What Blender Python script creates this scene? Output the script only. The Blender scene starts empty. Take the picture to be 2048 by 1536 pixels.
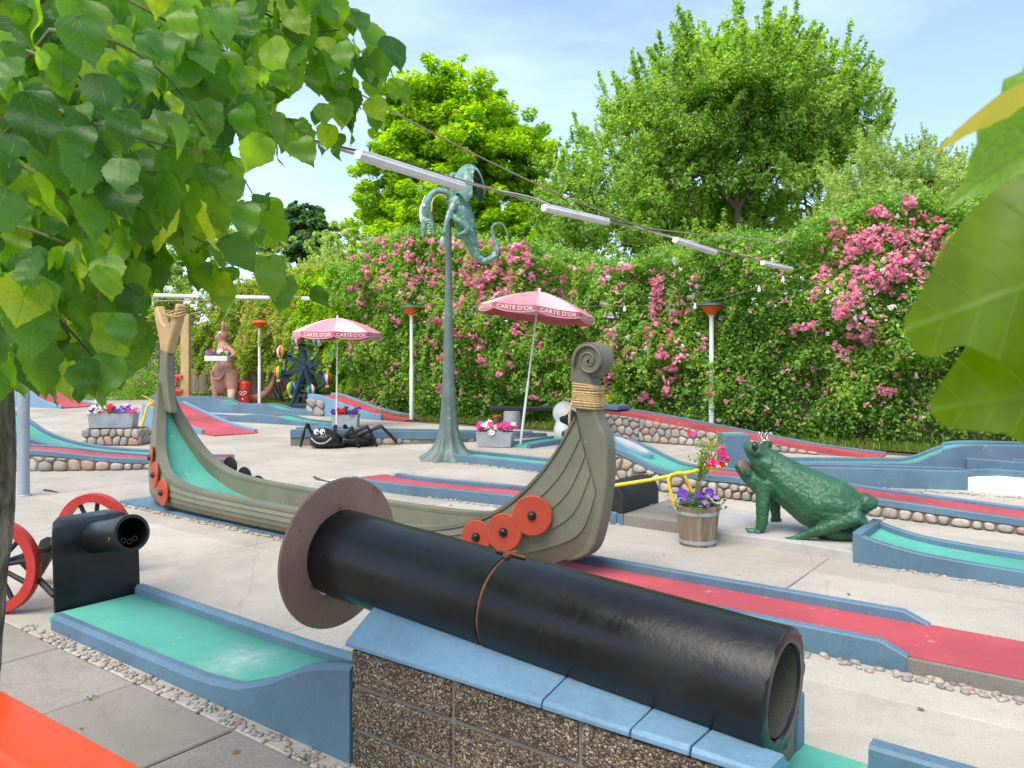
import bpy, bmesh, math, random
import numpy as np
from mathutils import Vector, Matrix, noise as mnoise
SC = bpy.context.scene
COL = SC.collection
R = math.radians
random.seed(7); RNG = np.random.default_rng(7)

# ------------------------------------------------------------------ camera, sky, sun, exposure
F, H, CX, CY = 1600.0, 1.5, 1024.0, 714.0        # focal length in photo pixels, eye height, horizon
cam_d = bpy.data.cameras.new('camera'); cam = bpy.data.objects.new('camera', cam_d); COL.objects.link(cam)
cam.location = (0, 0, H); cam.rotation_euler = (R(90), 0, 0)
cam_d.sensor_width = 36.0; cam_d.lens = 36.0 * F / 2048.0
cam_d.shift_y = -(768 - CY) / 2048.0
cam_d.clip_start = 0.05; cam_d.clip_end = 3000
cam_d.dof.use_dof = True; cam_d.dof.focus_distance = 4.2; cam_d.dof.aperture_fstop = 10.0
SC.camera = cam
SUN_EL, SUN_AZ = 58.0, 214.0                       # azimuth measured from +Y (ahead) towards +X (right)
world = bpy.data.worlds.new('World'); SC.world = world; world.use_nodes = True
wn, wl = world.node_tree.nodes, world.node_tree.links
wn.clear()
w_out = wn.new('ShaderNodeOutputWorld'); w_bg = wn.new('ShaderNodeBackground')
w_sky = wn.new('ShaderNodeTexSky'); w_sky.sky_type = 'NISHITA'; w_sky.sun_disc = False
w_sky.sun_elevation = R(SUN_EL); w_sky.sun_rotation = R(SUN_AZ); w_sky.altitude = 20
w_sky.air_density = 1.0; w_sky.dust_density = 1.6; w_sky.ozone_density = 1.2
w_tc = wn.new('ShaderNodeTexCoord'); w_map = wn.new('ShaderNodeMapping')
w_map.inputs['Scale'].default_value = (1.0, 1.0, 2.3)
w_no = wn.new('ShaderNodeTexNoise'); w_no.inputs['Scale'].default_value = 2.2
w_no.inputs['Detail'].default_value = 9; w_no.inputs['Roughness'].default_value = 0.56; w_no.inputs['Distortion'].default_value = 0.35
w_rp = wn.new('ShaderNodeValToRGB')
w_rp.color_ramp.elements[0].position = 0.47; w_rp.color_ramp.elements[0].color = (0.09, 0.09, 0.09, 1)
w_rp.color_ramp.elements[1].position = 0.80; w_rp.color_ramp.elements[1].color = (0.62, 0.62, 0.62, 1)
w_mix = wn.new('ShaderNodeMixRGB'); w_mix.inputs['Color2'].default_value = (5.0, 5.9, 7.2, 1)
wl.new(w_tc.outputs['Generated'], w_map.inputs['Vector']); wl.new(w_map.outputs['Vector'], w_no.inputs['Vector'])
wl.new(w_no.outputs['Fac'], w_rp.inputs['Fac']); wl.new(w_rp.outputs['Color'], w_mix.inputs['Fac'])
wl.new(w_sky.outputs['Color'], w_mix.inputs['Color1']); wl.new(w_mix.outputs['Color'], w_bg.inputs['Color'])
w_bg.inputs['Strength'].default_value = 0.15
wl.new(w_bg.outputs['Background'], w_out.inputs['Surface'])
sun_d = bpy.data.lights.new('sun', 'SUN'); sun = bpy.data.objects.new('sun', sun_d); COL.objects.link(sun)
sun_d.energy = 2.2; sun_d.angle = R(48); sun_d.color = (1.0, 0.94, 0.84)
sd = Vector((math.sin(R(SUN_AZ)) * math.cos(R(SUN_EL)), math.cos(R(SUN_AZ)) * math.cos(R(SUN_EL)), math.sin(R(SUN_EL))))
sun.rotation_euler = sd.to_track_quat('Z', 'Y').to_euler(); sun.location = (0, 0, 30)
SC.view_settings.view_transform = 'Standard'; SC.view_settings.look = 'None'
SC.view_settings.exposure = 0.86; SC.view_settings.gamma = 1.0; SC.view_settings.use_curve_mapping = False
SC.cycles.max_bounces = 7; SC.cycles.transparent_max_bounces = 8
SC.cycles.caustics_reflective = False; SC.cycles.caustics_refractive = False

# ------------------------------------------------------------------ helpers
E1 = Vector((0.8, -0.6, 0)); E2 = Vector((0.6, 0.8, 0)); EZ = Vector((0, 0, 1))
def V(x, y, z=0.0): return Vector((x, y, z))
def G(px, py, z=0.0):
    Y = (H - z) * F / (py - CY); return Vector(((px - CX) / F * Y, Y, z))
def P(px, py, Y): return Vector(((px - CX) / F * Y, Y, H - (py - CY) / F * Y))
def lerp(a, b, t): return a + (b - a) * t
def interp(x, xs, ys): return float(np.interp(x, xs, ys))

def catmull(pts, n=6):
    pts = [Vector(p) for p in pts]; out = []
    for i in range(len(pts) - 1):
        p0 = pts[max(i - 1, 0)]; p1 = pts[i]; p2 = pts[i + 1]; p3 = pts[min(i + 2, len(pts) - 1)]
        for k in range(n):
            t = k / n; t2 = t * t; t3 = t2 * t
            out.append(0.5 * ((2 * p1) + (p2 - p0) * t + (2 * p0 - 5 * p1 + 4 * p2 - p3) * t2 + (3 * p1 - p0 - 3 * p2 + p3) * t3))
    out.append(pts[-1].copy()); return out

class MB:
    def __init__(s): s.v = []; s.f = []; s.uv = None
    def add(s, vs, fs):
        o = len(s.v); s.v.extend([tuple(v) for v in vs]); s.f.extend([tuple(i + o for i in f) for f in fs]); return s
    def box(s, c, size, ax=None):
        ax = ax or (V(1, 0), V(0, 1), EZ); c = Vector(c); h = [x / 2 for x in size]
        vs = [c + ax[0] * (h[0] * a) + ax[1] * (h[1] * b) + ax[2] * (h[2] * d) for a in (-1, 1) for b in (-1, 1) for d in (-1, 1)]
        return s.add(vs, [(0, 1, 3, 2), (4, 6, 7, 5), (0, 4, 5, 1), (2, 3, 7, 6), (0, 2, 6, 4), (1, 5, 7, 3)])
    def loft(s, rings, cap=True, closed=True):
        n = len(rings[0]); o = len(s.v)
        for r in rings: s.v.extend([tuple(p) for p in r])
        for i in range(len(rings) - 1):
            for j in range(n if closed else n - 1):
                a = o + i * n + j; b = o + i * n + (j + 1) % n
                s.f.append((a, b, b + n, a + n))
        if cap and closed:
            s.f.append(tuple(o + j for j in reversed(range(n)))); s.f.append(tuple(o + (len(rings) - 1) * n + j for j in range(n)))
        return s
    def tube(s, pts, rad, n=8, cap=True):
        pts = [Vector(p) for p in pts]
        if not hasattr(rad, '__len__'): rad = [rad] * len(pts)
        rings = []; up = None
        for i, p in enumerate(pts):
            t = (pts[min(i + 1, len(pts) - 1)] - pts[max(i - 1, 0)]).normalized()
            if up is None:
                up = EZ if abs(t.z) < 0.9 else V(1, 0)
            x = up.cross(t)
            if x.length < 1e-5: x = V(1, 0).cross(t)
            x.normalize(); y = t.cross(x); up = y
            rings.append([p + (x * math.cos(2 * math.pi * k / n) + y * math.sin(2 * math.pi * k / n)) * rad[i] for k in range(n)])
        return s.loft(rings, cap)
    def lathe(s, prof, c=(0, 0, 0), n=20, ax=None, cap=True):
        ax = ax or (V(1, 0), V(0, 1), EZ); c = Vector(c)
        rings = [[c + ax[2] * z + (ax[0] * math.cos(2 * math.pi * k / n) + ax[1] * math.sin(2 * math.pi * k / n)) * r for k in range(n)] for r, z in prof]
        return s.loft(rings, cap)
    def ell(s, c, r, n=12, m=8, rot=None):
        c = Vector(c); rings = []
        for i in range(m + 1):
            ph = math.pi * i / m; ring = []
            for k in range(n):
                th = 2 * math.pi * k / n
                p = Vector((r[0] * math.sin(ph) * math.cos(th), r[1] * math.sin(ph) * math.sin(th), -r[2] * math.cos(ph)))
                if i in (0, m): p = Vector((1e-4 * math.cos(th), 1e-4 * math.sin(th), -r[2] * math.cos(ph)))
                if rot is not None: p = rot @ p
                ring.append(c + p)
            rings.append(ring)
        return s.loft(rings, True)
    def prism(s, poly, fn, d0, d1):
        n = len(poly); a = [fn(p[0], p[1], d0) for p in poly]; b = [fn(p[0], p[1], d1) for p in poly]
        return s.loft([a, b], True)
    def build(s, name, mat, parent=None, smooth=35, bevel=0):
        me = bpy.data.meshes.new(name); me.from_pydata(s.v, [], s.f)
        bm = bmesh.new(); bm.from_mesh(me); bmesh.ops.recalc_face_normals(bm, faces=bm.faces); bm.to_mesh(me); bm.free()
        return mk(name, me, mat, parent, smooth, bevel)

def mk(name, me, mat, parent=None, smooth=35, bevel=0):
    if mat is not None and not me.materials: me.materials.append(mat)
    if smooth and len(me.polygons):
        me.polygons.foreach_set('use_smooth', [True] * len(me.polygons))
        if smooth < 170: me.set_sharp_from_angle(angle=R(smooth))
    o = bpy.data.objects.new(name, me); COL.objects.link(o)
    if parent is not None: adopt(o, parent)
    if bevel:
        b = o.modifiers.new('edge', 'BEVEL'); b.width = bevel; b.segments = 2; b.limit_method = 'ANGLE'; b.angle_limit = R(40)
    return o
def wmat(o):
    m = o.matrix_basis.copy()
    return m if o.parent is None else wmat(o.parent) @ o.matrix_parent_inverse @ m
def adopt(o, parent):          # meshes are written in world coordinates
    o.parent = parent; o.matrix_parent_inverse = wmat(parent).inverted()
def tag(o, label, cat, group=None, kind=None):
    if label: o['label'] = label
    if cat: o['category'] = cat
    if group: o['group'] = group
    if kind: o['kind'] = kind
    return o
def thing(name, label, cat, loc=(0, 0, 0), group=None):
    o = bpy.data.objects.new(name, None); COL.objects.link(o); o.location = loc; o.empty_display_size = 0.1
    return tag(o, label, cat, group)
def blob(name, prims, voxel, mat, parent, smooth=4, disp=0.0, dscale=20):
    m = MB()
    for p in prims:
        if p[0] == 'e': m.ell(p[1], p[2], 14, 10, p[3] if len(p) > 3 else None)
        else: m.tube(p[1], p[2], 12)
    me = bpy.data.meshes.new('tmp'); me.from_pydata(m.v, [], m.f)
    bm = bmesh.new(); bm.from_mesh(me); bmesh.ops.recalc_face_normals(bm, faces=bm.faces); bm.to_mesh(me); bm.free()
    o = bpy.data.objects.new('tmp', me); COL.objects.link(o)
    r = o.modifiers.new('r', 'REMESH'); r.mode = 'VOXEL'; r.voxel_size = voxel
    s = o.modifiers.new('s', 'SMOOTH'); s.factor = 0.5; s.iterations = smooth
    dg = bpy.context.evaluated_depsgraph_get(); dg.update()
    me2 = bpy.data.meshes.new_from_object(o.evaluated_get(dg)); me2.name = name
    bpy.data.objects.remove(o); bpy.data.meshes.remove(me)
    if disp:
        n = [v.normal.copy() for v in me2.vertices]
        for v, nn in zip(me2.vertices, n):
            v.co += nn * disp * (mnoise.noise(v.co * dscale) + 0.5 * mnoise.noise(v.co * dscale * 2.3))
    return mk(name, me2, mat, parent, 180)

# ------------------------------------------------------------------ materials
MATS = {}
def new_mat(name):
    m = bpy.data.materials.new(name); m.use_nodes = True; MATS[name] = m
    nt = m.node_tree; b = nt.nodes['Principled BSDF']; return m, nt, b
def nd(nt, t, **k):
    n = nt.nodes.new(t)
    for a, v in k.items():
        if a in n.inputs: n.inputs[a].default_value = v
        else: setattr(n, a, v)
    return n
def ramp(nt, stops):
    n = nt.nodes.new('ShaderNodeValToRGB'); e = n.color_ramp.elements
    while len(e) < len(stops): e.new(0.5)
    for i, (p, c) in enumerate(stops):
        e[i].position = p; e[i].color = (c[0], c[1], c[2], 1) if hasattr(c, '__len__') else (c, c, c, 1)
    return n
def mixc(nt, fac, a, b, mode='MIX'):
    n = nt.nodes.new('ShaderNodeMixRGB'); n.blend_type = mode
    for i, x in ((0, fac), (1, a), (2, b)):
        if hasattr(x, 'links') or hasattr(x, 'is_output'): nt.links.new(x, n.inputs[i])
        elif hasattr(x, '__len__'): n.inputs[i].default_value = (x[0], x[1], x[2], 1)
        else: n.inputs[i].default_value = x if i == 0 else (x, x, x, 1)
    return n.outputs[0]
def coords(nt, scale=(1, 1, 1)):
    tc = nt.nodes.new('ShaderNodeTexCoord'); mp = nt.nodes.new('ShaderNodeMapping'); mp.inputs['Scale'].default_value = scale
    nt.links.new(tc.outputs['Object'], mp.inputs['Vector']); return mp.outputs['Vector']
def noise(nt, vec, scale, detail=5, rough=0.6, dist=0.0):
    n = nd(nt, 'ShaderNodeTexNoise', Scale=scale, Detail=detail, Roughness=rough, Distortion=dist)
    nt.links.new(vec, n.inputs['Vector']); return n.outputs['Fac']
def bump(nt, b, h, strength, dist=0.01, prev=None):
    n = nd(nt, 'ShaderNodeBump', Strength=strength, Distance=dist); nt.links.new(h, n.inputs['Height'])
    if prev is not None: nt.links.new(prev, n.inputs['Normal'])
    nt.links.new(n.outputs['Normal'], b.inputs['Normal']); return n.outputs['Normal']
def paint(name, col, rough=0.5, var=0.22, big=1.7, fine=60, bmp=0.15, chips=None, chip_amt=0.66, dirt=0.25, dirtcol=(0.10, 0.09, 0.075), spec=0.4, metal=0.0):
    m, nt, b = new_mat(name); L = nt.links; vec = coords(nt)
    n1 = noise(nt, vec, big, 6, 0.6, 0.3); n2 = noise(nt, vec, fine, 3, 0.6)
    dk = tuple(c * (1 - var) for c in col); lt = tuple(min(1, c * (1 + var * 0.9) + 0.012 * var) for c in col)
    c = ramp(nt, [(0.3, dk), (0.72, lt)]); L.new(n1, c.inputs['Fac']); out = c.outputs['Color']
    r2 = ramp(nt, [(0.35, 0.92), (0.65, 1.05)]); L.new(n2, r2.inputs['Fac']); out = mixc(nt, 1.0, out, r2.outputs['Color'], 'MULTIPLY')
    if dirt:
        n3 = noise(nt, vec, 5.5, 8, 0.7, 0.6); r3 = ramp(nt, [(0.52, 0.0), (0.75, dirt)]); L.new(n3, r3.inputs['Fac'])
        out = mixc(nt, r3.outputs['Color'], out, dirtcol)
    if chips is not None:
        n4 = noise(nt, vec, 9, 9, 0.72, 0.3); r4 = ramp(nt, [(chip_amt, 0.0), (chip_amt + 0.02, 1.0)]); L.new(n4, r4.inputs['Fac'])
        out = mixc(nt, r4.outputs['Color'], out, chips)
    L.new(out, b.inputs['Base Color'])
    rr = ramp(nt, [(0.3, max(0.05, rough - 0.12)), (0.7, min(1, rough + 0.12))]); L.new(n1, rr.inputs['Fac']); L.new(rr.outputs['Color'], b.inputs['Roughness'])
    b.inputs['Specular IOR Level'].default_value = spec; b.inputs['Metallic'].default_value = metal
    if bmp: bump(nt, b, n2, bmp, 0.004)
    return m

BLUE = paint('blue_paint', (0.100, 0.182, 0.250), 0.55, 0.22, chips=(0.30, 0.29, 0.26), chip_amt=0.655, dirt=0.38)
BLUE_CAP = paint('blue_cap_paint', (0.165, 0.295, 0.41), 0.5, 0.12, chips=(0.30, 0.28, 0.25), chip_amt=0.675, dirt=0.25)
GREEN = paint('green_felt_paint', (0.092, 0.385, 0.285), 0.62, 0.22, big=1.2, fine=130, chips=(0.30, 0.48, 0.40), chip_amt=0.635, dirt=0.18)
RED = paint('red_felt_paint', (0.44, 0.068, 0.080), 0.7, 0.3, big=1.1, fine=120, chips=(0.50, 0.17, 0.17), chip_amt=0.615, dirt=0.22, dirtcol=(0.30, 0.13, 0.11))
OLIVE = paint('olive_paint', (0.165, 0.163, 0.110), 0.55, 0.2, big=1.5, fine=70, chips=(0.36, 0.35, 0.29), chip_amt=0.665, dirt=0.4)
SHIELD = paint('shield_red', (0.40, 0.050, 0.020), 0.42, 0.10, big=6, fine=90, chips=(0.48, 0.20, 0.11), chip_amt=0.645, dirt=0.12)
BLACK = paint('black_gloss', (0.0075, 0.008, 0.008), 0.31, 0.4, big=3, fine=45, bmp=0.28, chips=(0.16, 0.15, 0.13), chip_amt=0.685, dirt=0.07, dirtcol=(0.07, 0.065, 0.055), spec=0.4)
BLACKM = paint('black_matt', (0.018, 0.018, 0.018), 0.5, 0.3, dirt=0.2)
WHEELRED = paint('wheel_red', (0.48, 0.035, 0.025), 0.35, 0.12, big=4, dirt=0.15, spec=0.5)
ORANGE = paint('orange_red_gloss', (0.80, 0.065, 0.012), 0.25, 0.06, big=3, fine=30, bmp=0.05, dirt=0.05, spec=0.5, chips=(0.85, 0.50, 0.30), chip_amt=0.68)
FLANGE = paint('flange_primer', (0.33, 0.195, 0.145), 0.5, 0.16, big=2.5, fine=60, chips=(0.25, 0.05, 0.012), chip_amt=0.60, dirt=0.15)
RUST = paint('rust', (0.20, 0.07, 0.03), 0.8, 0.4, big=12)
FROG = paint('frog_green', (0.026, 0.108, 0.047), 0.42, 0.3, big=3, fine=42, bmp=1.0, chips=(0.008, 0.014, 0.010), chip_amt=0.655, dirt=0.35, dirtcol=(0.10, 0.19, 0.13), spec=0.45)
FROGIN = paint('frog_mouth', (0.20, 0.155, 0.13), 0.5, 0.15, big=8)
EYE = paint('eye_black', (0.01, 0.011, 0.012), 0.12, 0.1, bmp=0, dirt=0.0, spec=0.7)
WHITE = paint('white_paint', (0.78, 0.77, 0.74), 0.5, 0.06, big=3, dirt=0.15, dirtcol=(0.45, 0.42, 0.36))
POSTW = paint('post_white', (0.72, 0.72, 0.72), 0.4, 0.06, big=3, dirt=0.12, dirtcol=(0.4, 0.38, 0.33))
LAMPOR = paint('lamp_orange', (0.75, 0.11, 0.025), 0.4, 0.10, big=6, dirt=0.1)
LAMPGR = paint('lamp_cap_green', (0.05, 0.13, 0.10), 0.45, 0.15, big=6)
POLEG = paint('dragon_pole_green', (0.115, 0.16, 0.14), 0.48, 0.30, big=3.5, fine=40, bmp=0.3, chips=(0.24, 0.30, 0.27), chip_amt=0.62, dirt=0.3)
DRAGON = paint('dragon_green', (0.12, 0.255, 0.19), 0.34, 0.45, big=7, fine=25, bmp=0.45, chips=(0.42, 0.52, 0.47), chip_amt=0.575, dirt=0.1, spec=0.5)
DRAGBEL = paint('dragon_belly', (0.55, 0.48, 0.08), 0.45, 0.2, big=8)
KANG = paint('kangaroo_brown', (0.40, 0.20, 0.145), 0.55, 0.12, big=3, dirt=0.12)
KANGL = paint('kangaroo_light', (0.58, 0.42, 0.28), 0.55, 0.10, big=3, dirt=0.12)
TAN = paint('tan_wood', (0.50, 0.34, 0.15), 0.6, 0.2, big=4, fine=30, bmp=0.4, dirt=0.25)
NAVY = paint('navy_steel', (0.020, 0.045, 0.075), 0.5, 0.25, dirt=0.2)
YELLOW = paint('yellow_paint', (0.78, 0.52, 0.015), 0.38, 0.10, big=5, dirt=0.10, spec=0.5)
ZINC = paint('planter_zinc', (0.36, 0.40, 0.42), 0.42, 0.12, big=5, dirt=0.22, metal=0.25)
STEELG = paint('pole_grey', (0.34, 0.39, 0.44), 0.42, 0.08, big=2, dirt=0.15, metal=0.2)
BINRED = paint('bin_red', (0.62, 0.035, 0.02), 0.3, 0.06, big=4, dirt=0.06, spec=0.5)
TERRA = paint('terracotta', (0.42, 0.16, 0.08), 0.75, 0.15, big=8)
PINK = paint('parasol_pink', (0.66, 0.265, 0.29), 0.75, 0.10, big=2.2, fine=180, dirt=0.10, dirtcol=(0.45, 0.25, 0.22))
PALE = paint('parasol_pale', (0.80, 0.47, 0.47), 0.75, 0.08, big=2.2, fine=180, dirt=0.10, dirtcol=(0.5, 0.35, 0.3))
VALR = paint('valance_red', (0.52, 0.14, 0.17), 0.75, 0.12, big=4, fine=150, dirt=0.06)
SOIL = paint('soil', (0.045, 0.032, 0.022), 0.95, 0.4, big=9, fine=60, bmp=0.8)
BARK = None
def concrete(name, col, speck=0.25, stain=0.35, bmp=0.35):
    m, nt, b = new_mat(name); L = nt.links; vec = coords(nt)
    oi = nt.nodes.new('ShaderNodeObjectInfo')
    n1 = noise(nt, vec, 0.9, 8, 0.62, 0.5); n2 = noise(nt, vec, 260, 2, 0.5); n3 = noise(nt, vec, 6, 9, 0.7, 0.8)
    c = ramp(nt, [(0.28, tuple(x * 0.80 for x in col)), (0.5, col), (0.75, tuple(min(1, x * 1.13) for x in col))]); L.new(n1, c.inputs['Fac'])
    s = ramp(nt, [(0.33, 1 - speck), (0.5, 1.0), (0.68, 1 + speck * 0.7)]); L.new(n2, s.inputs['Fac'])
    out = mixc(nt, 1.0, c.outputs['Color'], s.outputs['Color'], 'MULTIPLY')
    st = ramp(nt, [(0.50, 0.0), (0.80, stain)]); L.new(n3, st.inputs['Fac'])
    out = mixc(nt, st.outputs['Color'], out, tuple(x * 0.52 for x in col))
    n5 = noise(nt, vec, 0.33, 6, 0.65, 1.2); s5 = ramp(nt, [(0.38, 0.87), (0.52, 1.0), (0.7, 1.05)]); L.new(n5, s5.inputs['Fac']); out = mixc(nt, 1.0, out, s5.outputs['Color'], 'MULTIPLY')
    wv = nd(nt, 'ShaderNodeMixRGB'); wv.inputs[0].default_value = 0.12; nn = nd(nt, 'ShaderNodeTexNoise', Scale=2.5, Detail=5.0); L.new(vec, nn.inputs['Vector']); L.new(vec, wv.inputs[1]); L.new(nn.outputs['Color'], wv.inputs[2])
    vo = nd(nt, 'ShaderNodeTexVoronoi', Scale=0.42, feature='DISTANCE_TO_EDGE'); L.new(wv.outputs[0], vo.inputs['Vector']); ck = ramp(nt, [(0.0, 0.18), (0.0028, 0.0)]); L.new(vo.outputs['Distance'], ck.inputs['Fac'])
    cm = mixc(nt, 1.0, ck.outputs['Color'], c.outputs['Color'], 'MULTIPLY') if False else ck.outputs['Color']; out = mixc(nt, cm, out, tuple(x * 0.35 for x in col))
    rv = ramp(nt, [(0, 0.90), (1, 1.06)]); L.new(oi.outputs['Random'], rv.inputs['Fac'])
    out = mixc(nt, 1.0, out, rv.outputs['Color'], 'MULTIPLY')
    L.new(out, b.inputs['Base Color']); b.inputs['Roughness'].default_value = 0.9; b.inputs['Specular IOR Level'].default_value = 0.2
    bump(nt, b, n2, bmp, 0.003, bump(nt, b, n3, 0.25, 0.006))
    return m
CONC = concrete('concrete_paving', (0.455, 0.412, 0.343), 0.3, 0.4)
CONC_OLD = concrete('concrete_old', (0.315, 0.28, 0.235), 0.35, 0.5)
CONC2 = concrete('concrete_light', (0.47, 0.45, 0.415), 0.2, 0.3)
CONC3 = concrete('concrete_grey', (0.24, 0.225, 0.195), 0.3, 0.5)
MORTAR = concrete('mortar', (0.23, 0.20, 0.165), 0.3, 0.5, 0.6)
EARTH = concrete('earth', (0.13, 0.105, 0.075), 0.4, 0.5, 0.8)

def aggregate():
    m, nt, b = new_mat('exposed_aggregate'); L = nt.links; vec = coords(nt)
    v = nd(nt, 'ShaderNodeTexVoronoi', Scale=150.0, Randomness=1.0); L.new(vec, v.inputs['Vector'])
    sp = nd(nt, 'ShaderNodeSeparateColor'); L.new(v.outputs['Color'], sp.inputs['Color'])
    c = ramp(nt, [(0.0, (0.045, 0.032, 0.022)), (0.35, (0.12, 0.085, 0.055)), (0.65, (0.23, 0.165, 0.105)), (0.88, (0.36, 0.28, 0.19)), (1.0, (0.60, 0.54, 0.45))]); L.new(sp.outputs['Red'], c.inputs['Fac'])
    e = ramp(nt, [(0.0, 1.0), (0.62, 0.9), (0.95, 0.25)]); 
    mu = nd(nt, 'ShaderNodeMath', operation='MULTIPLY'); mu.inputs[1].default_value = 1.15; L.new(v.outputs['Distance'], mu.inputs[0]); L.new(mu.outputs[0], e.inputs['Fac'])
    n1 = noise(nt, vec, 4, 6); d = ramp(nt, [(0.35, 0.65), (0.65, 1.15)]); L.new(n1, d.inputs['Fac'])
    out = mixc(nt, 1.0, mixc(nt, 1.0, c.outputs['Color'], e.outputs['Color'], 'MULTIPLY'), d.outputs['Color'], 'MULTIPLY')
    L.new(out, b.inputs['Base Color']); b.inputs['Roughness'].default_value = 0.75
    iv = nd(nt, 'ShaderNodeMath', operation='SUBTRACT'); iv.inputs[0].default_value = 1.0; L.new(v.outputs['Distance'], iv.inputs[1])
    bump(nt, b, iv.outputs[0], 0.9, 0.006); return m
AGG = aggregate()

def stone_mat(name='field_stone', scale=1.0):
    m, nt, b = new_mat(name); L = nt.links; vec = coords(nt); oi = nt.nodes.new('ShaderNodeObjectInfo')
    geo = nt.nodes.new('ShaderNodeNewGeometry')
    ad = nd(nt, 'ShaderNodeMath', operation='ADD'); L.new(oi.outputs['Random'], ad.inputs[0]); L.new(geo.outputs['Random Per Island'], ad.inputs[1])
    fr = nd(nt, 'ShaderNodeMath', operation='FRACT'); L.new(ad.outputs[0], fr.inputs[0])
    c = ramp(nt, [(0.0, (0.34, 0.30, 0.25)), (0.16, (0.26, 0.25, 0.23)), (0.3, (0.46, 0.40, 0.32)), (0.44, (0.40, 0.25, 0.185)), (0.56, (0.34, 0.31, 0.27)), (0.68, (0.50, 0.44, 0.37)), (0.8, (0.20, 0.20, 0.20)), (0.9, (0.44, 0.30, 0.21)), (1.0, (0.40, 0.36, 0.31))])
    L.new(fr.outputs[0], c.inputs['Fac'])
    n1 = noise(nt, vec, 22 * scale, 6, 0.7); n2 = noise(nt, vec, 130 * scale, 3, 0.6)
    r1 = ramp(nt, [(0.3, 0.72), (0.7, 1.22)]); L.new(n1, r1.inputs['Fac']); r2 = ramp(nt, [(0.35, 0.8), (0.65, 1.15)]); L.new(n2, r2.inputs['Fac'])
    out = mixc(nt, 1.0, mixc(nt, 1.0, c.outputs['Color'], r1.outputs['Color'], 'MULTIPLY'), r2.outputs['Color'], 'MULTIPLY')
    L.new(out, b.inputs['Base Color']); b.inputs['Roughness'].default_value = 0.8; bump(nt, b, n1, 0.35, 0.01); return m
STONE = stone_mat(); 

def foliage(name, stops, trans=0.4, tint=(0.55, 0.8, 0.08), rough=0.5, nscale=0.8, spec=0.3):
    m, nt, b = new_mat(name); L = nt.links; vec = coords(nt); geo = nt.nodes.new('ShaderNodeNewGeometry'); oi = nt.nodes.new('ShaderNodeObjectInfo')
    ad = nd(nt, 'ShaderNodeMath', operation='ADD'); L.new(oi.outputs['Random'], ad.inputs[0]); L.new(geo.outputs['Random Per Island'], ad.inputs[1])
    fr = nd(nt, 'ShaderNodeMath', operation='FRACT'); L.new(ad.outputs[0], fr.inputs[0])
    n1 = noise(nt, vec, nscale, 4, 0.6)
    mx = nd(nt, 'ShaderNodeMath', operation='MULTIPLY_ADD'); L.new(n1, mx.inputs[0]); mx.inputs[1].default_value = 1.1; mx.inputs[2].default_value = -0.55
    a2 = nd(nt, 'ShaderNodeMath', operation='MULTIPLY_ADD'); L.new(fr.outputs[0], a2.inputs[0]); a2.inputs[1].default_value = 0.75; L.new(mx.outputs[0], a2.inputs[2])
    a3 = nd(nt, 'ShaderNodeMath', operation='ADD'); L.new(a2.outputs[0], a3.inputs[0]); a3.inputs[1].default_value = 0.12
    c = ramp(nt, stops); L.new(a3.outputs[0], c.inputs['Fac'])
    L.new(c.outputs['Color'], b.inputs['Base Color']); b.inputs['Roughness'].default_value = rough; b.inputs['Specular IOR Level'].default_value = spec
    t = nd(nt, 'ShaderNodeBsdfTranslucent'); tc = mixc(nt, 1.0, c.outputs['Color'], tuple(x * 2.6 for x in tint), 'MULTIPLY'); L.new(tc, t.inputs['Color'])
    ms = nd(nt, 'ShaderNodeMixShader', Fac=trans); L.new(b.outputs[0], ms.inputs[1]); L.new(t.outputs[0], ms.inputs[2])
    L.new(ms.outputs[0], nt.nodes['Material Output'].inputs['Surface']); m['leafcol'] = 1; return m
LEAF_ROSE = foliage('rose_leaf', [(0.0, (0.059, 0.142, 0.029)), (0.35, (0.125, 0.259, 0.050)), (0.7, (0.283, 0.433, 0.083)), (1.0, (0.566, 0.566, 0.166))], 0.46, (0.8, 0.9, 0.15))
LEAF_ROSE2 = foliage('rose_leaf_yellowish', [(0.0, (0.081, 0.146, 0.029)), (0.35, (0.163, 0.260, 0.045)), (0.7, (0.325, 0.406, 0.081)), (1.0, (0.552, 0.455, 0.146))], 0.46, (0.9, 0.9, 0.15))
LEAF_BRIGHT = foliage('bright_leaf', [(0.0, (0.098, 0.201, 0.011)), (0.35, (0.201, 0.339, 0.016)), (0.7, (0.391, 0.506, 0.023)), (1.0, (0.620, 0.620, 0.040))], 0.50, (0.85, 0.95, 0.04), nscale=1.1)
LEAF_BIG = foliage('big_tree_leaf', [(0.0, (0.115, 0.195, 0.055)), (0.35, (0.215, 0.325, 0.09)), (0.7, (0.355, 0.475, 0.13)), (1.0, (0.53, 0.58, 0.19))], 0.52, (0.84, 0.93, 0.20), nscale=0.6)
LEAF_SILVER = foliage('silver_leaf', [(0.0, (0.159, 0.230, 0.086)), (0.4, (0.287, 0.389, 0.144)), (0.75, (0.475, 0.546, 0.230)), (1.0, (0.620, 0.620, 0.316))], 0.46, (0.9, 0.95, 0.4))
LEAF_DARK = foliage('dark_leaf', [(0.0, (0.046, 0.126, 0.046)), (0.5, (0.105, 0.231, 0.084)), (1.0, (0.231, 0.378, 0.126))], 0.25, (0.7, 0.9, 0.2))
LEAF_PLANT = foliage('plant_leaf', [(0.0, (0.04, 0.11, 0.02)), (0.5, (0.10, 0.21, 0.03)), (1.0, (0.22, 0.32, 0.05))], 0.35)
GRASS = foliage('grass_blade', [(0.0, (0.07, 0.13, 0.02)), (0.5, (0.15, 0.23, 0.03)), (1.0, (0.30, 0.30, 0.08))], 0.3)
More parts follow.
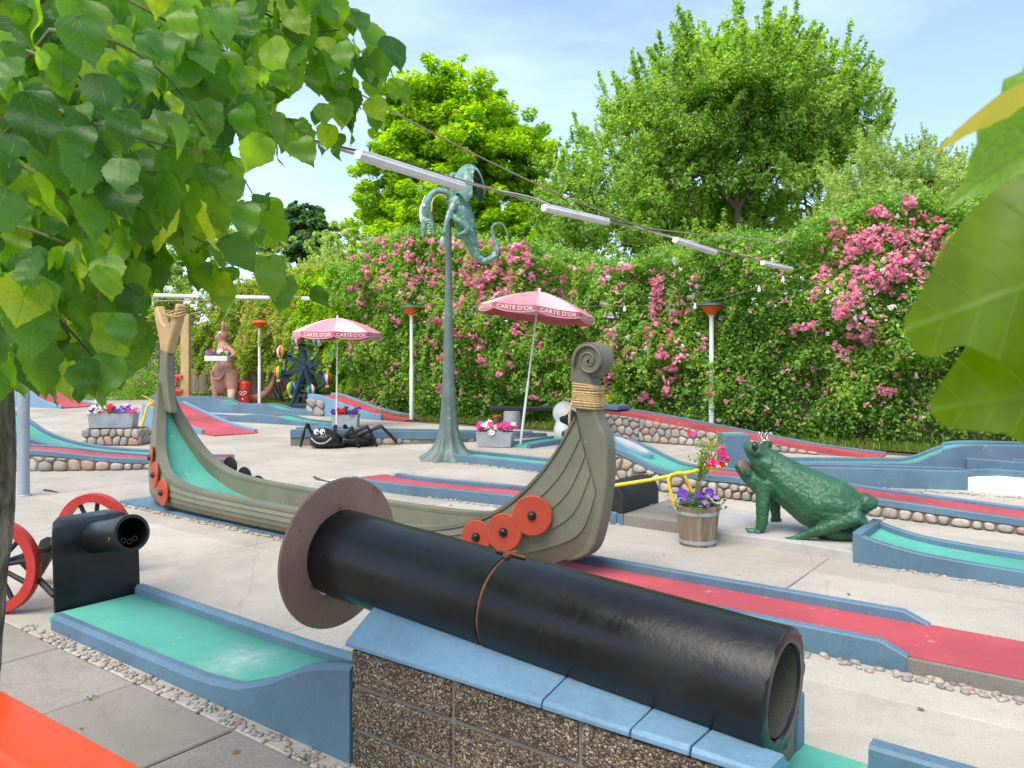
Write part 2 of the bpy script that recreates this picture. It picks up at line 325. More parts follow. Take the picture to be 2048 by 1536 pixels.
def petal(name, a, b_, trans=0.3):
    return foliage(name, [(0.0, a), (1.0, b_)], trans, (0.5, 0.35, 0.4), rough=0.7, nscale=3, spec=0.15)
ROSE_HOT = petal('rose_hot_pink', (0.80, 0.20, 0.38), (0.90, 0.48, 0.60))
ROSE_MID = petal('rose_mid_pink', (0.78, 0.30, 0.40), (0.88, 0.56, 0.60))
ROSE_PALE = petal('rose_faded', (0.68, 0.38, 0.30), (0.80, 0.56, 0.46))
PET_WHITE = petal('petal_white', (0.78, 0.76, 0.72), (0.86, 0.84, 0.80)); PET_PURPLE = petal('petal_purple', (0.10, 0.03, 0.36), (0.24, 0.08, 0.55))
PET_PINK = petal('petal_magenta', (0.65, 0.03, 0.25), (0.80, 0.10, 0.38)); PET_RED = petal('petal_red', (0.65, 0.02, 0.02), (0.75, 0.06, 0.05)); PET_YEL = petal('petal_yellow', (0.75, 0.42, 0.01), (0.85, 0.60, 0.03))
PET_LILAC = petal('petal_lilac', (0.32, 0.20, 0.42), (0.50, 0.34, 0.60))

def bark_mat():
    m, nt, b = new_mat('bark'); L = nt.links; vec = coords(nt, (1, 1, 0.45))
    n1 = noise(nt, vec, 16, 9, 0.7, 0.7); n2 = noise(nt, vec, 3.5, 5, 0.6); v = nd(nt, 'ShaderNodeTexVoronoi', Scale=42.0); L.new(vec, v.inputs['Vector'])
    c = ramp(nt, [(0.36, (0.045, 0.036, 0.026)), (0.5, (0.19, 0.155, 0.105)), (0.66, (0.42, 0.37, 0.28))]); L.new(n1, c.inputs['Fac'])
    g = ramp(nt, [(0.45, 0.0), (0.7, 0.5)]); L.new(n2, g.inputs['Fac']); out = mixc(nt, g.outputs['Color'], c.outputs['Color'], (0.16, 0.17, 0.075))
    L.new(out, b.inputs['Base Color']); b.inputs['Roughness'].default_value = 0.95
    bump(nt, b, n1, 0.9, 0.02, bump(nt, b, v.outputs['Distance'], 0.5, 0.01)); return m
BARK = bark_mat()
TWIG = paint('twig_green', (0.16, 0.17, 0.05), 0.6, 0.25, big=9)
BRANCH = paint('branch_brown', (0.085, 0.065, 0.045), 0.85, 0.3, big=9)

def wood(name, a, b_, axis_scale=(26, 26, 1.6), rough=0.8):
    m, nt, b = new_mat(name); L = nt.links; vec = coords(nt, axis_scale); oi = nt.nodes.new('ShaderNodeObjectInfo')
    n1 = noise(nt, vec, 1.0, 7, 0.65, 0.4); c = ramp(nt, [(0.3, a), (0.7, b_)]); L.new(n1, c.inputs['Fac'])
    rv = ramp(nt, [(0, 0.72), (1, 1.2)]); L.new(oi.outputs['Random'], rv.inputs['Fac'])
    L.new(mixc(nt, 1.0, c.outputs['Color'], rv.outputs['Color'], 'MULTIPLY'), b.inputs['Base Color']); b.inputs['Roughness'].default_value = rough
    bump(nt, b, n1, 0.4, 0.004); return m
BARREL = wood('barrel_stave', (0.16, 0.115, 0.075), (0.36, 0.275, 0.185))
FENCE_DK = wood('fence_dark', (0.045, 0.028, 0.022), (0.10, 0.068, 0.055), (30, 30, 1.2))
FENCE_LT = wood('fence_weathered', (0.13, 0.10, 0.075), (0.25, 0.20, 0.15), (30, 30, 1.2))
ROPE = wood('rope', (0.30, 0.19, 0.07), (0.62, 0.45, 0.22), (60, 60, 60))
# ------------------------------------------------------------------ the ground
W0 = V(-0.595, 2.94)                              # near corner of the block wall; lanes run along E1, paving joints along E1 / E2
def SV(s, v, z=0.0): return W0 + E1 * s + E2 * v + EZ * z
HEDGE = [(14.4, 7.7), (-2.9, 20.7), (-10.6, 30.0), (-26.0, 38.0)]   # foot of the planted fence, right to left
def hedge_pt(a):                                  # a metres from the bend at (-2.9, 20.7), + to the right
    if a >= 0:
        d = (Vector(HEDGE[0]) - Vector(HEDGE[1])).normalized(); p = Vector(HEDGE[1]) + d * a; return V(p.x, p.y), V(d.x, d.y)
    L1 = (Vector(HEDGE[2]) - Vector(HEDGE[1])).length
    if -a <= L1:
        d = (Vector(HEDGE[1]) - Vector(HEDGE[2])).normalized(); p = Vector(HEDGE[1]) + d * a
    else:
        d = (Vector(HEDGE[2]) - Vector(HEDGE[3])).normalized(); p = Vector(HEDGE[2]) + d * (a + L1)
    return V(p.x, p.y), V(d.x, d.y)
def hedge_dist(p):                                # signed distance in front of the planted fence (towards the camera)
    best = 1e9; sg = 1
    for (x0, y0), (x1, y1) in zip(HEDGE[:-1], HEDGE[1:]):
        a = Vector((x0, y0)); b = Vector((x1, y1)); q = Vector((p[0], p[1])); t = max(0, min(1, (q - a).dot(b - a) / (b - a).length_squared))
        c = a + (b - a) * t; d = (q - c).length
        if d < best:
            best = d; ab = b - a; sg = 1 if ab.x * (q.y - a.y) - ab.y * (q.x - a.x) > 0 else -1
    return best * sg
tag(MB().add([(-900, -300, -0.02), (900, -300, -0.02), (900, 1500, -0.02), (-900, 1500, -0.02)], [(0, 1, 2, 3)]).build('ground', EARTH), None, None, kind='structure')
pav = bpy.data.objects.new('pavement', None); COL.objects.link(pav); pav['kind'] = 'structure'
def slab(s0, s1, v0, v1, mat=CONC, gap=0.006):
    m = MB(); z1 = 0.0 + random.uniform(-0.002, 0.002); g = gap; b = 0.006
    lo = [SV(s0 + g, v0 + g, -0.05), SV(s1 - g, v0 + g, -0.05), SV(s1 - g, v1 - g, -0.05), SV(s0 + g, v1 - g, -0.05)]
    mi = [p + EZ * (0.05 + z1 - b) for p in lo]; h = g + b
    hi = [SV(s0 + h, v0 + h, z1), SV(s1 - h, v0 + h, z1), SV(s1 - h, v1 - h, z1), SV(s0 + h, v1 - h, z1)]
    m.loft([lo, mi, hi]); m.build('paving_slab', mat, pav, 0)
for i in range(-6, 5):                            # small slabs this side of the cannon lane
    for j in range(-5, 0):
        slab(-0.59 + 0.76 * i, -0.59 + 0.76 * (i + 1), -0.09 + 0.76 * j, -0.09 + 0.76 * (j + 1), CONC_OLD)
for i in range(-14, 8):                           # large cast slabs over the course
    for j in range(0, 15):
        s0, s1, v0, v1 = -1.35 + 1.9 * i, -1.35 + 1.9 * (i + 1), -0.09 + 1.9 * j, -0.09 + 1.9 * (j + 1)
        c = SV((s0 + s1) / 2, (v0 + v1) / 2)
        if hedge_dist(c) < 0.6 or abs(c.x) > 0.78 * c.y + 2.5: continue
        slab(s0, s1, v0, v1, gap=0.003)

# ------------------------------------------------------------------ lanes
def path2(pts, n=8):
    c = catmull([V(*p) for p in pts], n); out = []
    for i, p in enumerate(c):
        t = (c[min(i + 1, len(c) - 1)] - c[max(i - 1, 0)]); t.z = 0; t.normalize(); out.append((p, t, V(-t.y, t.x)))
    return out
def strip(path, i0, i1, v0, v1, zb, zt, ch=0.0):
    rings = []
    for i in range(i0, i1 + 1):
        p, t, nrm = path[i]; b = zb(i) if callable(zb) else zb; z = zt(i) if callable(zt) else zt
        q = lambda v, zz: V(p.x + nrm.x * v, p.y + nrm.y * v, zz)
        if ch: rings.append([q(v0, b), q(v1, b), q(v1, z - ch), q(v1 - ch, z), q(v0 + ch, z), q(v0, z - ch)])
        else: rings.append([q(v0, b), q(v1, b), q(v1, z), q(v0, z)])
    return MB().loft(rings)
def lane(name, label, pts, w, floor=GREEN, kh=0.05, kw=0.06, near=(0, 1), far=(0, 1), under=None, split=None, n=8, cat='minigolf lane', group=None, taper=0.0, base=-0.015, cap=None, kmat=None, thing_root=None, sidegap=0.09):
    """pts: (x, y, floor height). A bed, two kerbs, and a masonry body where it stands on a stone wall."""
    path = path2(pts, n); N = len(path) - 1; root = thing_root or thing(name, label, cat, (pts[0][0], pts[0][1], 0), group)
    zf = lambda i: path[i][0].z
    lo = base if under is None else None
    kb = (lambda i: max(zf(i) - sidegap, base)) if under is not None else base
    cuts = [0, N] if split is None else [0] + [int(round(s * N)) for s, _ in split[1:]] + [N]
    fl = [floor] if split is None else [m for _, m in split]
    for k, m in enumerate(fl): strip(path, cuts[k], cuts[k + 1], -w / 2 + kw * 0.5, w / 2 - kw * 0.5, kb, zf).build('bed', m, root, 0)
    if under is not None:
        strip(path, 0, N, -w / 2 + 0.02, w / 2 - 0.02, base, lambda i: max(zf(i) - sidegap + 0.004, base + 0.001)).build('wall_core', under, root, 0)
    for side, rg in ((-1, near), (1, far)):
        if rg is None: continue
        i0, i1 = int(rg[0] * N), int(round(rg[1] * N))
        def top(i):
            h = kh
            if taper and i == i1 and rg[1] < 1: h = 0.004
            if taper and i == i0 and rg[0] > 0: h = 0.004
            return zf(i) + h
        a, b = (-w / 2, -w / 2 + kw) if side < 0 else (w / 2 - kw, w / 2)
        strip(path, i0, i1, a, b, kb, top, 0.008).build('kerb', kmat or BLUE, root, 0)
    return root
def voronoi_cells(x1, z0f, z1f, size, seed):
    rng = random.Random(seed); pts = []
    zmax = max(z1f(0), z1f(x1)); nx = max(2, int(x1 / size)); nz = max(1, int(round(zmax / (size * 0.86))))
    for j in range(nz):
        for i in range(nx):
            pts.append(((i + 0.5 + (0.25 if j % 2 else -0.25) + rng.uniform(-.3, .3)) * x1 / nx, (j + 0.5 + rng.uniform(-.26, .26)) * zmax / nz))
    cells = []
    for k, (px, pz) in enumerate(pts):
        poly = [(0, 0), (x1, 0), (x1, z1f(x1)), (0, z1f(0))]
        for m, (qx, qz) in enumerate(pts):
            if m == k or abs(qx - px) > size * 3.2 or abs(qz - pz) > size * 3.2: continue
            mx, mz = (px + qx) / 2, (pz + qz) / 2; nx_, nz_ = qx - px, qz - pz; out = []
            for a in range(len(poly)):
                A, B = poly[a], poly[(a + 1) % len(poly)]
                da = (A[0] - mx) * nx_ + (A[1] - mz) * nz_; db = (B[0] - mx) * nx_ + (B[1] - mz) * nz_
                if da <= 0: out.append(A)
                if (da < 0 < db) or (db < 0 < da):
                    t = da / (da - db); out.append((A[0] + (B[0] - A[0]) * t, A[1] + (B[1] - A[1]) * t))
            poly = out
            if len(poly) < 3: break
        if len(poly) >= 3: cells.append(poly)
    return cells
def stones(parent, p0, p1, zt0, zt1, size=0.13, seed=1, gap=0.008, proud=0.03, name='stone', flip=False):
    """rounded field stones laid in mortar on the vertical face p0-p1 (outward = right of travel)"""
    p0, p1 = Vector(p0), Vector(p1); p0.z = 0; p1.z = 0; d = (p1 - p0); Lw = d.length; d.normalize(); nrm = V(d.y, -d.x)
    if flip: nrm = -nrm
    rng = random.Random(seed * 31)
    for poly in voronoi_cells(Lw, lambda x: 0, lambda x: lerp(zt0, zt1, x / Lw), size, seed):
        area = abs(sum(poly[i][0] * poly[(i + 1) % len(poly)][1] - poly[(i + 1) % len(poly)][0] * poly[i][1] for i in range(len(poly)))) / 2
        if area < size * size * 0.06: continue
        cx = sum(p[0] for p in poly) / len(poly); cz = sum(p[1] for p in poly) / len(poly)
        for it in range(2):                       # round the corners
            q = []
            for i in range(len(poly)):
                a, b = poly[i], poly[(i + 1) % len(poly)]
                q += [(a[0] * .78 + b[0] * .22, a[1] * .78 + b[1] * .22), (a[0] * .22 + b[0] * .78, a[1] * .22 + b[1] * .78)]
            poly = q
            if it == 0 and len(poly) > 12: break
        rad = math.sqrt(area); k1 = max(0.55, 1 - 2 * gap / rad); pr = proud * rng.uniform(0.6, 1.25); m = MB(); rings = []
        for sc, dep in ((k1, -0.012), (k1 * 0.98, pr * 0.35), (k1 * 0.82, pr * 0.82), (k1 * 0.5, pr)):
            rings.append([p0 + d * (cx + (x - cx) * sc) + EZ * max(0.001, cz + (z - cz) * sc) + nrm * (dep + rng.uniform(-.002, .002)) for x, z in poly])
        m.loft(rings); m.build(name, STONE, parent, 60)
def pebbles(name, p0, p1, width, size, n, seed=3, parent=None):
    rng = random.Random(seed); p0, p1 = Vector(p0), Vector(p1); d = p1 - p0; nn = V(-d.y, d.x).normalized(); m = MB()
    for k in range(n):
        c = p0 + d * rng.random() + nn * rng.uniform(-width / 2, width / 2); r = size * rng.uniform(0.55, 1.25); a = rng.uniform(0, 3.14)
        rot = Matrix.Rotation(a, 3, 'Z'); c.z = 0.002 + r * 0.1
        m.ell(c, (r, r * rng.uniform(.55, .9), r * rng.uniform(0.35, 0.55)), 6, 4, rot)
    o = m.build(name, STONE, parent, 180); o['kind'] = 'stuff'; return o
LANES = 'minigolf lanes'
# ------------------------------------------------------------------ cannon lane, block wall and pipe
laneA = thing('minigolf_lane', 'green minigolf lane with blue kerbs rising from the toy cannon to the block wall', 'minigolf lane', SV(-2.42, 0))
WA = 0.60
zfl = lambda s: interp(s, [-2.5, -1.2, -0.75, -0.42, -0.18, 0.0], [0.045, 0.035, 0.045, 0.10, 0.20, 0.27])
zkn = lambda s: interp(s, [-2.42, -1.3, -0.95, -0.72, -0.5, -0.28, -0.12, 0.0], [0.085, 0.085, 0.09, 0.115, 0.19, 0.295, 0.345, 0.365])
zkf = lambda s: interp(s, [-2.6, -0.9, -0.55, -0.3, 0.0], [0.10, 0.09, 0.10, 0.14, 0.20])
def svbar(m, s0, s1, v0, v1, zb, zt, n=24, ch=0.012):
    rings = []
    for i in range(n + 1):
        s = lerp(s0, s1, i / n); b = zb(s) if callable(zb) else zb; z = zt(s) if callable(zt) else zt
        rings.append([SV(s, v0, b), SV(s, v1, b), SV(s, v1, z - ch), SV(s, v1 - ch, z), SV(s, v0 + ch, z), SV(s, v0, z - ch)])
    return m.loft(rings)
GREENW = GREEN.copy(); GREENW.name = 'green_paint_worn'; nt = GREENW.node_tree; b_ = nt.nodes['Principled BSDF']; old = b_.inputs['Base Color'].links[0].from_socket; vec = coords(nt)
vm = nd(nt, 'ShaderNodeVectorMath', operation='DISTANCE'); nt.links.new(vec, vm.inputs[0]); vm.inputs[1].default_value = tuple(SV(-1.12, .31, .035)); nw = noise(nt, vec, 22, 9, .8); nw2 = noise(nt, vec, 6, 4, .6)
mr = nd(nt, 'ShaderNodeMapRange'); mr.inputs['From Min'].default_value = .38; mr.inputs['From Max'].default_value = .0; nt.links.new(vm.outputs['Value'], mr.inputs['Value'])
ma = nd(nt, 'ShaderNodeMath', operation='MULTIPLY'); nt.links.new(mr.outputs[0], ma.inputs[0]); nt.links.new(nw, ma.inputs[1]); mb_ = nd(nt, 'ShaderNodeMath', operation='MULTIPLY'); nt.links.new(ma.outputs[0], mb_.inputs[0]); nt.links.new(nw2, mb_.inputs[1])
rw = ramp(nt, [(.08, 0), (.32, .6)]); nt.links.new(mb_.outputs[0], rw.inputs['Fac']); nt.links.new(mixc(nt, rw.outputs['Color'], old, (.50, .62, .54)), b_.inputs['Base Color'])
svbar(MB(), -2.56, -0.003, 0.05, 0.57, -0.01, zfl, 30, 0.002).build('bed', GREENW, laneA, 60)
svbar(MB(), -2.42, -0.004, 0.0, 0.075, -0.01, zkn, 34, 0.02).build('kerb', BLUE, laneA, 40)
svbar(MB(), -2.56, -0.004, 0.545, 0.61, -0.01, zkf, 30, 0.016).build('kerb', BLUE, laneA, 40)
pebbles('pebble_edging', SV(-2.6, -0.05), SV(1.5, -0.05), 0.075, 0.017, 420, 3)
pebbles('pebble_edging', SV(-2.5, 0.645), SV(-0.1, 0.645), 0.05, 0.013, 120, 4)

wall = thing('block_wall', 'speckled aggregate block wall with sloping light blue cap under the black pipe', 'wall', W0)
WL = 1.535; WT = 0.44
MB().loft([[SV(0.012, 0.012, -0.02), SV(WL, 0.012, -0.02), SV(WL, 0.10, -0.02), SV(0.012, 0.10, -0.02)], [SV(0.012, 0.012, WT), SV(WL, 0.012, WT), SV(WL, 0.10, WT), SV(0.012, 0.10, WT)]]).build('mortar', MORTAR, wall, 0)
MB().loft([[SV(0.012, 0.101, -0.02), SV(1.45, 0.101, -0.02), SV(1.45, 0.52, -0.02), SV(0.012, 0.52, -0.02)], [SV(0.012, 0.101, 0.45), SV(1.45, 0.101, 0.355), SV(1.45, 0.52, 0.355), SV(0.012, 0.52, 0.45)]]).build('mortar', MORTAR, wall, 0)
blk = []
zc = [-0.02, 0.135, 0.295, WT - 0.004]
for c in range(3):
    for k in range(4):
        s0, s1 = max(0.0, k * 0.495 - 0.0), min(WL, (k + 1) * 0.495)
        if s1 - s0 < 0.1: continue
        g = 0.009; r = random.uniform(-0.003, 0.003)
        m = MB().box(SV((s0 + s1) / 2, 0.06 + r, (zc[c] + zc[c + 1]) / 2), (s1 - s0 - 2 * g, 0.12, zc[c + 1] - zc[c] - 2 * g), (E1, E2, EZ))
        m.build('block', AGG, wall, 0, 0.006)
for c in range(3):                                 # blocks of the end face
    m = MB().box(SV(0.064, 0.34, (zc[c] + zc[c + 1]) / 2), (0.12, 0.36, zc[c + 1] - zc[c] - 0.014), (E1, E2, EZ)); m.build('block', AGG, wall, 0, 0.006)
# pipe axis: enters above the ramp, leaves a little lower
PA, PB = SV(-0.375, 0.27, 0.678), SV(1.50, 0.27, 0.556); PD = (PB - PA).normalized(); PR = 0.178
px_ = E2.copy(); pz_ = px_.cross(PD).normalized() * -1
if pz_.z < 0: pz_ = -pz_
pz = lambda s: lerp(0.678, 0.556, (s + 0.375) / 1.875)
cuts = [(-0.012, 0.86), (0.866, 1.16), (1.166, 1.34), (1.346, 1.545)]
for k, (a, b) in enumerate(cuts):                  # cap: sloped mortar fillet from the wall edge up to the pipe
    rings = []
    for i in range(7):
        s = lerp(a, b, i / 6); q = pz(s); arc = [SV(s, 0.27 - (PR - .004) * math.cos(R(t)), q - (PR - .004) * math.sin(R(t))) for t in (86, 72, 58, 45, 36)]
        rings.append([SV(s, -0.012, WT - 0.002), SV(s, 0.104, WT - 0.03)] + [SV(s, 0.27 - (PR - .004) * math.cos(R(t)), min(WT + .3, q - (PR - .004) * math.sin(R(t)))) for t in (62, 52, 44, 37)] + [SV(s, -0.004, WT + 0.022 + 0.003 * math.sin(9 * s + k)), SV(s, -0.012, WT + 0.012)])
    MB().loft(rings).build('cap_segment', BLUE_CAP, wall, 25, 0.003)

pipe = thing('pipe_cannon', 'big glossy black pipe with round rusty brown flange lying on the block wall', 'pipe', PA)
def pring(t, r, wob=0.0, n=56, seed=0):
    c = PA + PD * t; out = []
    for k in range(n):
        a = 2 * math.pi * k / n; rr = r + wob * mnoise.noise((math.cos(a) * 6 + seed, math.sin(a) * 6, t * 9))
        out.append(c + (px_ * math.cos(a) + pz_ * math.sin(a)) * rr)
    return out
LP = (PB - PA).length
def shell(m, t0, t1, ro, ri, jag0=0.0, jag1=0.0):
    rings = []; n = 56
    for i in range(9):
        t = lerp(t0, t1, i / 8); rings.append(pring(t, ro, 0.0022, n))
    if jag1:
        rings[-1] = [p + PD * (jag1 * mnoise.noise((k * 1.3, 3.1, 7.7))) for k, p in enumerate(rings[-1])]
    rings.append(pring(t1 + 0.004, ro - 0.010, 0.003, n)); rings.append(pring(t1 + 0.003, ri + 0.006, 0.003, n)); rings.append(pring(t1 - 0.004, ri, 0, n))
    rings.append(pring((t0 + t1) / 2, ri, 0.002, n)); rings.append(pring(t0, ri, 0, n)); rings.append(pring(t0, ro, 0.0, n))
    return m.loft(rings, cap=False)
TJ = 0.90
outer = shell(MB(), 0.0, TJ - 0.008, PR, PR - 0.045).build('pipe_section', BLACK, pipe, 40)
outer2 = shell(MB(), TJ + 0.008, LP, PR + 0.001, PR - 0.045, 0, 0.012)
o2 = outer2.build('pipe_section', BLACK, pipe, 40)
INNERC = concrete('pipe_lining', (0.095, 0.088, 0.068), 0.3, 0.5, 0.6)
m = MB(); m.loft([pring(t, PR - 0.051, 0.0012, 56) for t in np.linspace(TJ + 0.02, LP - 0.004, 8)], cap=False); m.build('lining', INNERC, pipe, 180)
m = MB(); m.loft([pring(TJ - 0.012, PR - 0.03), pring(TJ - 0.009, PR - 0.004), pring(TJ + 0.009, PR - 0.004), pring(TJ + 0.012, PR - 0.03)], cap=False); m.build('joint_ring', RUST, pipe, 180)
m = MB(); m.box(PA + PD * TJ + pz_ * (PR + 0.006), (0.13, 0.012, 0.008), (PD, px_, pz_)); m.box(PA + PD * TJ + pz_ * (PR + 0.004), (0.02, 0.07, 0.014), (PD, px_, pz_)); m.build('clamp', RUST, pipe, 0, 0.002)
m = MB(); m.lathe([(PR + 0.002, -0.006), (0.312, -0.006), (0.318, 0.0), (0.312, 0.006), (PR + 0.002, 0.006)], PA + PD * 0.012, 72, (px_, pz_, PD), cap=False)
m.build('flange', FLANGE, pipe, 40)
# exit deck behind the wall end
deck = thing('minigolf_lane', 'green end lane with blue kerb below the open mouth of the black pipe', 'minigolf lane', SV(1.56, 0))
DZ = 0.27
MB().loft([[SV(1.452, 0.102, -0.02), SV(4.2, 0.102, -0.02), SV(4.2, 0.6, -0.02), SV(1.452, 0.6, -0.02)], [SV(1.452, 0.102, DZ), SV(4.2, 0.102, DZ - 0.12), SV(4.2, 0.6, DZ - 0.12), SV(1.452, 0.6, DZ)]]).build('bed', GREEN, deck, 0)
svbar(MB(), 1.66, 4.2, 0.545, 0.615, -0.02, lambda s: lerp(DZ, DZ - 0.12, (s - 1.63) / 2.57) + interp(s, [1.66, 1.72], [0.075, 0.085]), 8, 0.01).build('kerb', BLUE, deck, 30)
svbar(MB(), 1.56, 4.2, -0.015, 0.055, -0.02, lambda s: lerp(DZ, DZ - 0.12, (s - 1.63) / 2.57) + 0.08, 8, 0.01).build('kerb', BLUE, deck, 30)
MB().box(SV(1.43, 0.572, 0.21), (0.055, 0.07, 0.45), (E1, E2, EZ)).build('end_post', BLUE, deck, 0, 0.008)

# ------------------------------------------------------------------ toy cannon
can = thing('toy_cannon', 'small black toy cannon with shield and two red spoked wheels', 'cannon', SV(-2.7, 0.33))
prof = [(-2.60, 0.03), (-2.615, 0.30), (-2.63, 0.42), (-2.66, 0.49), (-2.72, 0.53), (-2.80, 0.545)]
rings = []
for s, z in prof:
    inset = 0.0 if z < 0.44 else (0.015 if z < 0.5 else (0.045 if z < .54 else .11))
    rings.append([SV(s, 0.10 + inset, z), SV(s, 0.60 - inset, z), SV(s - 0.018, 0.60 - inset, z - 0.004), SV(s - 0.018, 0.10 + inset, z - 0.004)])
MB().loft(rings).build('shield', BLACK, can, 50)
bA, bB = SV(-3.05, 0.35, 0.335), SV(-2.22, 0.35, 0.500); bd = (bB - bA).normalized(); bx = E2; bz = bx.cross(bd); bz = bz if bz.z > 0 else -bz
m = MB(); m.lathe([(0.085, 0), (0.094, 0.02), (0.094, 0.6), (0.10, 0.74), (0.104, 0.80), (0.104, (bB - bA).length), (0.086, (bB - bA).length + 0.001), (0.084, 0.55), (0.002, 0.54)], bA, 32, (bx, bz, bd), cap=False); m.build('barrel', BLACK, can, 40)
for k in range(3):
    m = MB(); c = bA + bd * 0.56 + bz * (-0.048 + 0.012 * abs(k - 1)) + bx * (0.034 * (k - 1)); l = (bB - bA).length - 0.60
    m.lathe([(0.016, 0), (0.016, l), (0.011, l), (0.011, 0.02)], c, 12, (bx, bz, bd), cap=False); m.build('barrel_tube', BLACK, can, 40)
wn1, wn2 = SV(-2.99, -0.06, 0.275), SV(-3.44, 0.72, 0.275); ax_ = (wn2 - wn1).normalized(); ae = V(ax_.y, -ax_.x)
MB().tube([wn1, wn2], 0.022, 10).build('axle', BLACKM, can, 60)
MB().tube([lerp(wn1, wn2, .5) + EZ * 0.02, SV(-3.5, 0.36, 0.06)], [0.06, 0.05], 8).build('trail', BLACKM, can, 60)
MB().tube([SV(-2.66, 0.12, 0.12), SV(-2.95, 0.05, 0.30), SV(-3.2, 0.2, 0.28)], 0.018, 8).build('brace', BLACKM, can, 60)
for c in (wn1, wn2):
    wh = MB().lathe([(0.215, -0.028), (0.272, -0.028), (0.276, -0.02), (0.276, 0.02), (0.272, 0.028), (0.215, 0.028), (0.232, 0.0)], c, 40, (ae, EZ, ax_), cap=False)
    wh.loft([[c + (ae * math.cos(a) + EZ * math.sin(a)) * 0.215 + ax_ * z for a in np.linspace(0, 2 * math.pi, 40, endpoint=False)] for z in (-0.028, 0.028)], cap=False)
    w = wh.build('wheel', WHEELRED, can, 40)
    m = MB().lathe([(0.0, -0.045), (0.04, -0.045), (0.05, -0.02), (0.05, 0.02), (0.04, 0.045), (0.0, 0.045)], c, 16, (ae, EZ, ax_), cap=False); m.build('hub', BLACKM, w, 40)
    for k in range(10):
        a = 2 * math.pi * (k + .3) / 10; d = ae * math.cos(a) + EZ * math.sin(a); MB().tube([c + d * 0.04, c + d * 0.222], [0.013, 0.015], 6).build('spoke', BLACKM, w, 60)

# ------------------------------------------------------------------ viking ship
SO = V(-3.80, 8.05); SCN = 0.35
def SH(L, w, z): return SO + E1 * L + E2 * (SCN + w) + EZ * z
ship = thing('viking_ship', 'grey green viking ship with tall curled stem and red round shields', 'ship', SH(2.5, 0, 0))
gun = [(-0.04, .050, 1.22), (.02, .085, 1.00), (.12, .16, .78), (.30, .25, .52), (.58, .325, .345), (1.0, .36, .275), (1.7, .37, .255), (2.5, .372, .25), (3.3, .37, .255), (3.85, .355, .275), (4.25, .30, .335), (4.55, .225, .46), (4.76, .155, .64), (4.92, .095, .85), (5.06, .055, 1.10)]
kel = [(-.16, .035, 1.00), (-.20, .035, .70), (-.20, .05, .36), (-.10, .10, .12), (.15, .21, .035), (.6, .275, .025), (1.5, .30, .02), (2.5, .305, .02), (3.3, .30, .02), (3.8, .28, .03), (4.25, .22, .05), (4.65, .14, .10), (4.95, .075, .16), (5.16, .05, .26), (5.25, .05, .52)]
gc = catmull(gun, 5); kc = catmull(kel, 5); NS = 5
def hullp(i, q, side, off=0.0):
    a, b = gc[i], kc[i]; w = lerp(a.y, b.y, q ** 1.6) + 0.035 * math.sin(math.pi * q) * min(1, a.y / .3) + off
    return SH(lerp(a.x, b.x, q), side * w, lerp(a.z, b.z, q))
for side in (-1, 1):
    for k in range(NS):
        q0, q1 = k / NS, (k + 1) / NS; rings = []
        for i in range(len(gc)):
            rings.append([hullp(i, q0, side, 0.012), hullp(i, q1 + 0.015, side, 0.0 if k == NS - 1 else 0.022), hullp(i, q1 + 0.015, side, -0.03), hullp(i, q0, side, -0.03)])
        MB().loft(rings).build('plank', OLIVE, ship, 50)
    rings = []                                     # gunwale rail
    for i in range(len(gc)):
        a = hullp(i, 0, side); inn = hullp(i, 0, side, -0.075 * min(1, gc[i].y / .12)); out = hullp(i, 0, side, 0.028)
        rings.append([out + EZ * -0.012, out + EZ * 0.014, inn + EZ * 0.014, inn + EZ * -0.012])
    MB().loft(rings).build('gunwale', OLIVE, ship, 40)
    rings = []                                     # inner lining
    for i in range(len(gc)):
        a = hullp(i, 0.0, side, -0.07 * min(1, gc[i].y / .12)); b = hullp(i, 0.75, side, -0.07 * min(1, gc[i].y / .12)); rings.append([a, b])
    MB().loft(rings, cap=False, closed=False).build('inner_lining', OLIVE, ship, 50)
fl = [(-.02, .045, 1.0), (.05, .07, .80), (.16, .13, .58), (.38, .215, .32), (.7, .28, .165), (1.1, .305, .095), (1.6, .31, .07)]
fc = catmull(fl, 6); MB().loft([[SH(p.x, -p.y, p.z), SH(p.x, p.y, p.z), SH(p.x - .02, p.y, p.z - .03), SH(p.x - .02, -p.y, p.z - .03)] for p in fc]).build('slide', GREEN, ship, 50)
MB().loft([[SH(L, -.31, .06), SH(L, .31, .06), SH(L, .31, .03), SH(L, -.31, .03)] for L in (1.58, 2.5, 3.6)] + [[SH(4.6, -.14, .13), SH(4.6, .14, .13), SH(4.6, .14, .10), SH(4.6, -.14, .10)]]).build('deck_floor', OLIVE, ship, 40)
# right stem post with scroll
st_out = [(4.98, .14), (5.14, .21), (5.22, .34), (5.285, .66), (5.285, .95), (5.22, 1.10), (5.195, 1.20), (5.185, 1.30)]
st_in = [(5.04, 1.30), (5.045, 1.20), (5.06, 1.10), (5.10, .85), (5.10, .60), (5.06, .40), (4.95, .22)]
poly = [(p.x, p.y) for p in catmull([V(*p) for p in st_out], 4)] + [(p.x, p.y) for p in catmull([V(*p) for p in st_in], 4)]
MB().prism(poly, lambda a, b, d: SH(a, d, b), -0.062, 0.062).build('stem_post', OLIVE, ship, 40, 0.014)
sc0 = (5.165, 1.475); path = [V(5.115, 1.20), V(5.105, 1.30), V(5.085, 1.40)]; th = [.075, .072, .068]
for k in range(0, 42):
    a = math.pi * 1.02 - k * 0.26; f = k / 41; r = lerp(0.088, 0.006, f ** 0.85); path.append(V(sc0[0] + math.cos(a) * r, sc0[1] + math.sin(a) * r)); th.append(lerp(0.060, 0.010, f ** 0.8))
rings = []
